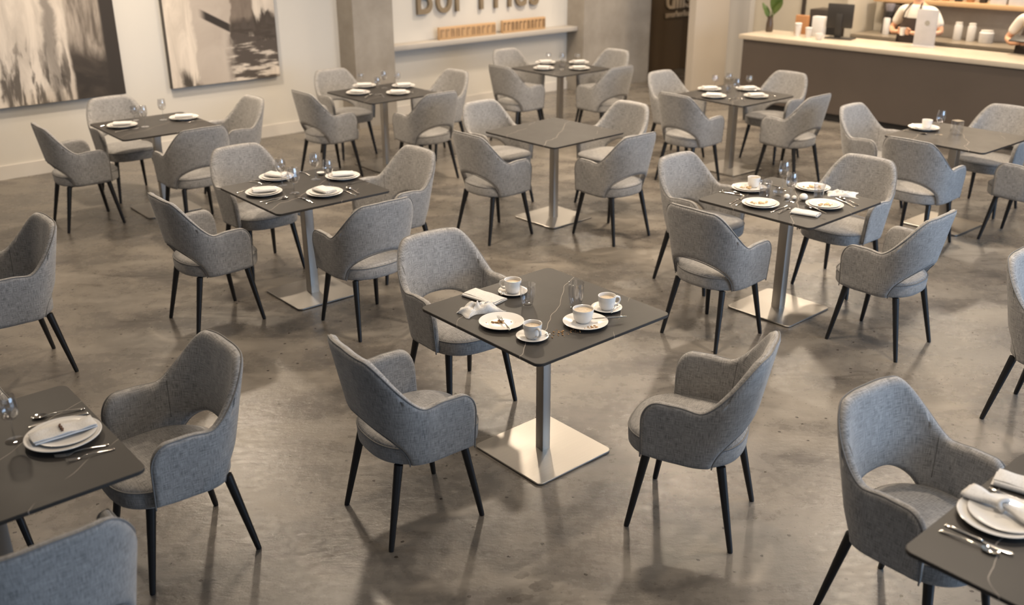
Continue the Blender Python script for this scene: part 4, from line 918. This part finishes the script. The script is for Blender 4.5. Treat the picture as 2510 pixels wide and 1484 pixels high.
# --- the remaining tables
for x, y, rot, l in [(-3.347, 8.329, 15, 'on the left of the table before the canvases'), (-2.917, 8.651, 15, 'on the right of the table before the canvases')]: setting('E', x, y, rot, l, 1.05)
wine(-3.150, 8.323, .180, 'wine glass beside the left plate before the canvases'); wine(-3.087, 8.613, .184, 'wine glass standing alone in the middle, before the canvases'); wine(-3.337, 8.60, .125, 'short wine glass behind the left plate before the canvases')
cut('knife', -3.252, 8.175, 41, 'knife in front of the left plate before the canvases'); cut('fork', -2.795, 8.520, -154, 'fork in front of the right plate before the canvases'); cut('fork', -3.498, 8.387, 46, 'fork left of the left plate before the canvases', 0, .8)
for tb, nm, pl in [('F', 'pillar table', [(-1.536, 10.267), (-1.541, 9.863), (-1.126, 10.26), (-1.138, 9.856)]), ('H', 'beige-pillar table', [(2.021, 10.012), (1.992, 9.625), (2.415, 10.006), (2.404, 9.618)]), ('G', 'farthest table', [(.408, 11.84), (.375, 11.404), (.807, 11.832), (.783, 11.396)])]:
    for (x, y), wd, rot in zip(pl, ('far left', 'near left', 'far right', 'near right'), (10, -15, 20, 8)): setting(tb, x, y, rot, 'at the '+wd+' of the '+nm)
wine(-1.59, 10.40, .125, 'wine glass behind the far left plate of the pillar table'); wine(-1.34, 9.825, .174, 'wine glass between the near plates of the pillar table'); wine(-1.319, 10.199, .179, 'wine glass at the centre of the pillar table'); wine(-1.20, 10.40, .127, 'wine glass behind the far right plate of the pillar table')
cut('spoon', -1.42, 9.737, 76, 'spoon right of the near left plate, pillar table'); cut('spoon', -1.290, 9.760, 111, 'spoon left of the near right plate, pillar table', 0, .8); cut('fork', -1.0, 9.95, -90, 'fork at the right of the pillar table', 0, .9)
wine(2.111, 10.20, .122, 'wine glass behind the far left plate of the beige-pillar table'); wine(2.27, 10.28, .128, 'wine glass at the back corner of the beige-pillar table'); wine(2.193, 9.568, .190, 'wine glass between the near plates of the beige-pillar table'); wine(2.46, 10.18, .122, 'wine glass behind the far right plate of the beige-pillar table')
place('tumbler', b_tumbler, 2.195, 9.926, T_, 0, 'small tumbler at the centre of the beige-pillar table', 'glass', 'water tumblers', .65)
cut('spoon', 2.11, 9.46, 69, 'spoon right of the near left plate, beige-pillar table', 0, .7); cut('spoon', 2.25, 9.47, 88, 'spoon left of the near right plate, beige-pillar table', 0, .7); cut('fork', 2.585, 9.693, 110, 'fork at the right of the beige-pillar table', 0, .75)
wine(.45, 11.98, .11, 'wine glass behind the far left plate of the farthest table'); wine(.582, 11.404, .185, 'wine glass between the near plates of the farthest table'); wine(.80, 11.98, .10, 'wine glass behind the far right plate of the farthest table')
place('dish', b_dish, .597, 11.65, T_, 0, 'dark little votive at the centre of the farthest table', 'votive', None, 1.3)
place('plate', b_plate, 3.469, 8.133, T_, 0, 'large white plate under the white cup near the counter', 'plate', 'dinner plates', 1.05)
place('side', b_side, 3.475, 8.135, T_+.0075, 0, 'small white plate under the lone cup near the counter', 'plate', 'side plates', .9)
place('cup', b_cup, 3.490, 8.130, T_+.0135, rad(60), 'lone white cup on stacked plates near the counter', 'cup', 'white cups on plates', 1.0)
wine(3.510, 7.927, .198, 'wine glass in front of the lone cup and stacked plates')
place('rocks', lambda: (lambda b: (rect_prism(b, .038, .038, 0, .115, .015, 5), mk('square_tumbler', b, M_GLASS))[1])(bmesh.new()), 3.653, 7.925, T_, rad(20), 'heavy square glass tumbler right of the lone cup', 'glass')
cut('spoon', 3.345, 7.995, -44, 'spoon left of the stacked plates with the lone cup')
# --- near left table
place('plate', b_plate, -1.601, 3.034, T_, 0, 'large white plate under the sprig-tied napkin', 'plate', 'dinner plates', 1.08)
place('side', b_side, -1.595, 3.045, T_+.0078, 0, 'small white plate directly under the sprig-tied napkin', 'plate', 'side plates', 1.06)
place('sprig', b_sprig, -1.605, 3.045, T_+.0235, rad(58-20), 'folded linen napkin tied with a brown sprig, pale blue hem showing', 'napkin')
place('wine', b_wine, -1.770, 3.021, T_, 0, 'wine glass at the left picture edge beside the sprig-tied napkin', 'glass', W, 1.0)
cut('spoon', -1.700, 3.215, -155+180+180, 'spoon above the plate with the sprig-tied napkin', 0, .92); cut('knife', -1.675, 3.165, -147, 'knife partly under the plate with the sprig-tied napkin', 0, .98)
cut('fork', -1.500, 2.945, -149, 'farther fork beside the plate with the sprig-tied napkin', 0, .88); cut('fork', -1.459, 2.918, -147, 'nearer fork beside the plate with the sprig-tied napkin', 0, .80)
# --- near right table
place('plate', b_plate, 1.495, 2.520, T_, 0, 'large white plate under the knotted napkin', 'plate', 'dinner plates', 1.0)
place('side', b_side, 1.518, 2.528, T_+.0072, 0, 'small white plate directly under the knotted napkin', 'plate', 'side plates', 1.08)
place('knot', b_knot, 1.520, 2.552, T_+.0225, rad(-52), 'linen napkin tied in a knot on stacked white plates', 'napkin')
cut('spoon', 1.356, 2.405, -44, 'spoon in front of the plate with the knotted napkin', 0, .88); cut('knife', 1.390, 2.420, -49, 'knife between the spoon and the plate with the knotted napkin', 0, .98)
cut('knife', 1.615, 2.620, -50, 'knife half hidden behind the plate with the knotted napkin', 0, .98)
place('fold', b_fold, 1.665, 2.700, T_, rad(-36), 'folded napkin cropped by the right edge behind the knotted one', 'napkin', 'linen napkins', (1.2, 1.1, 1.2))
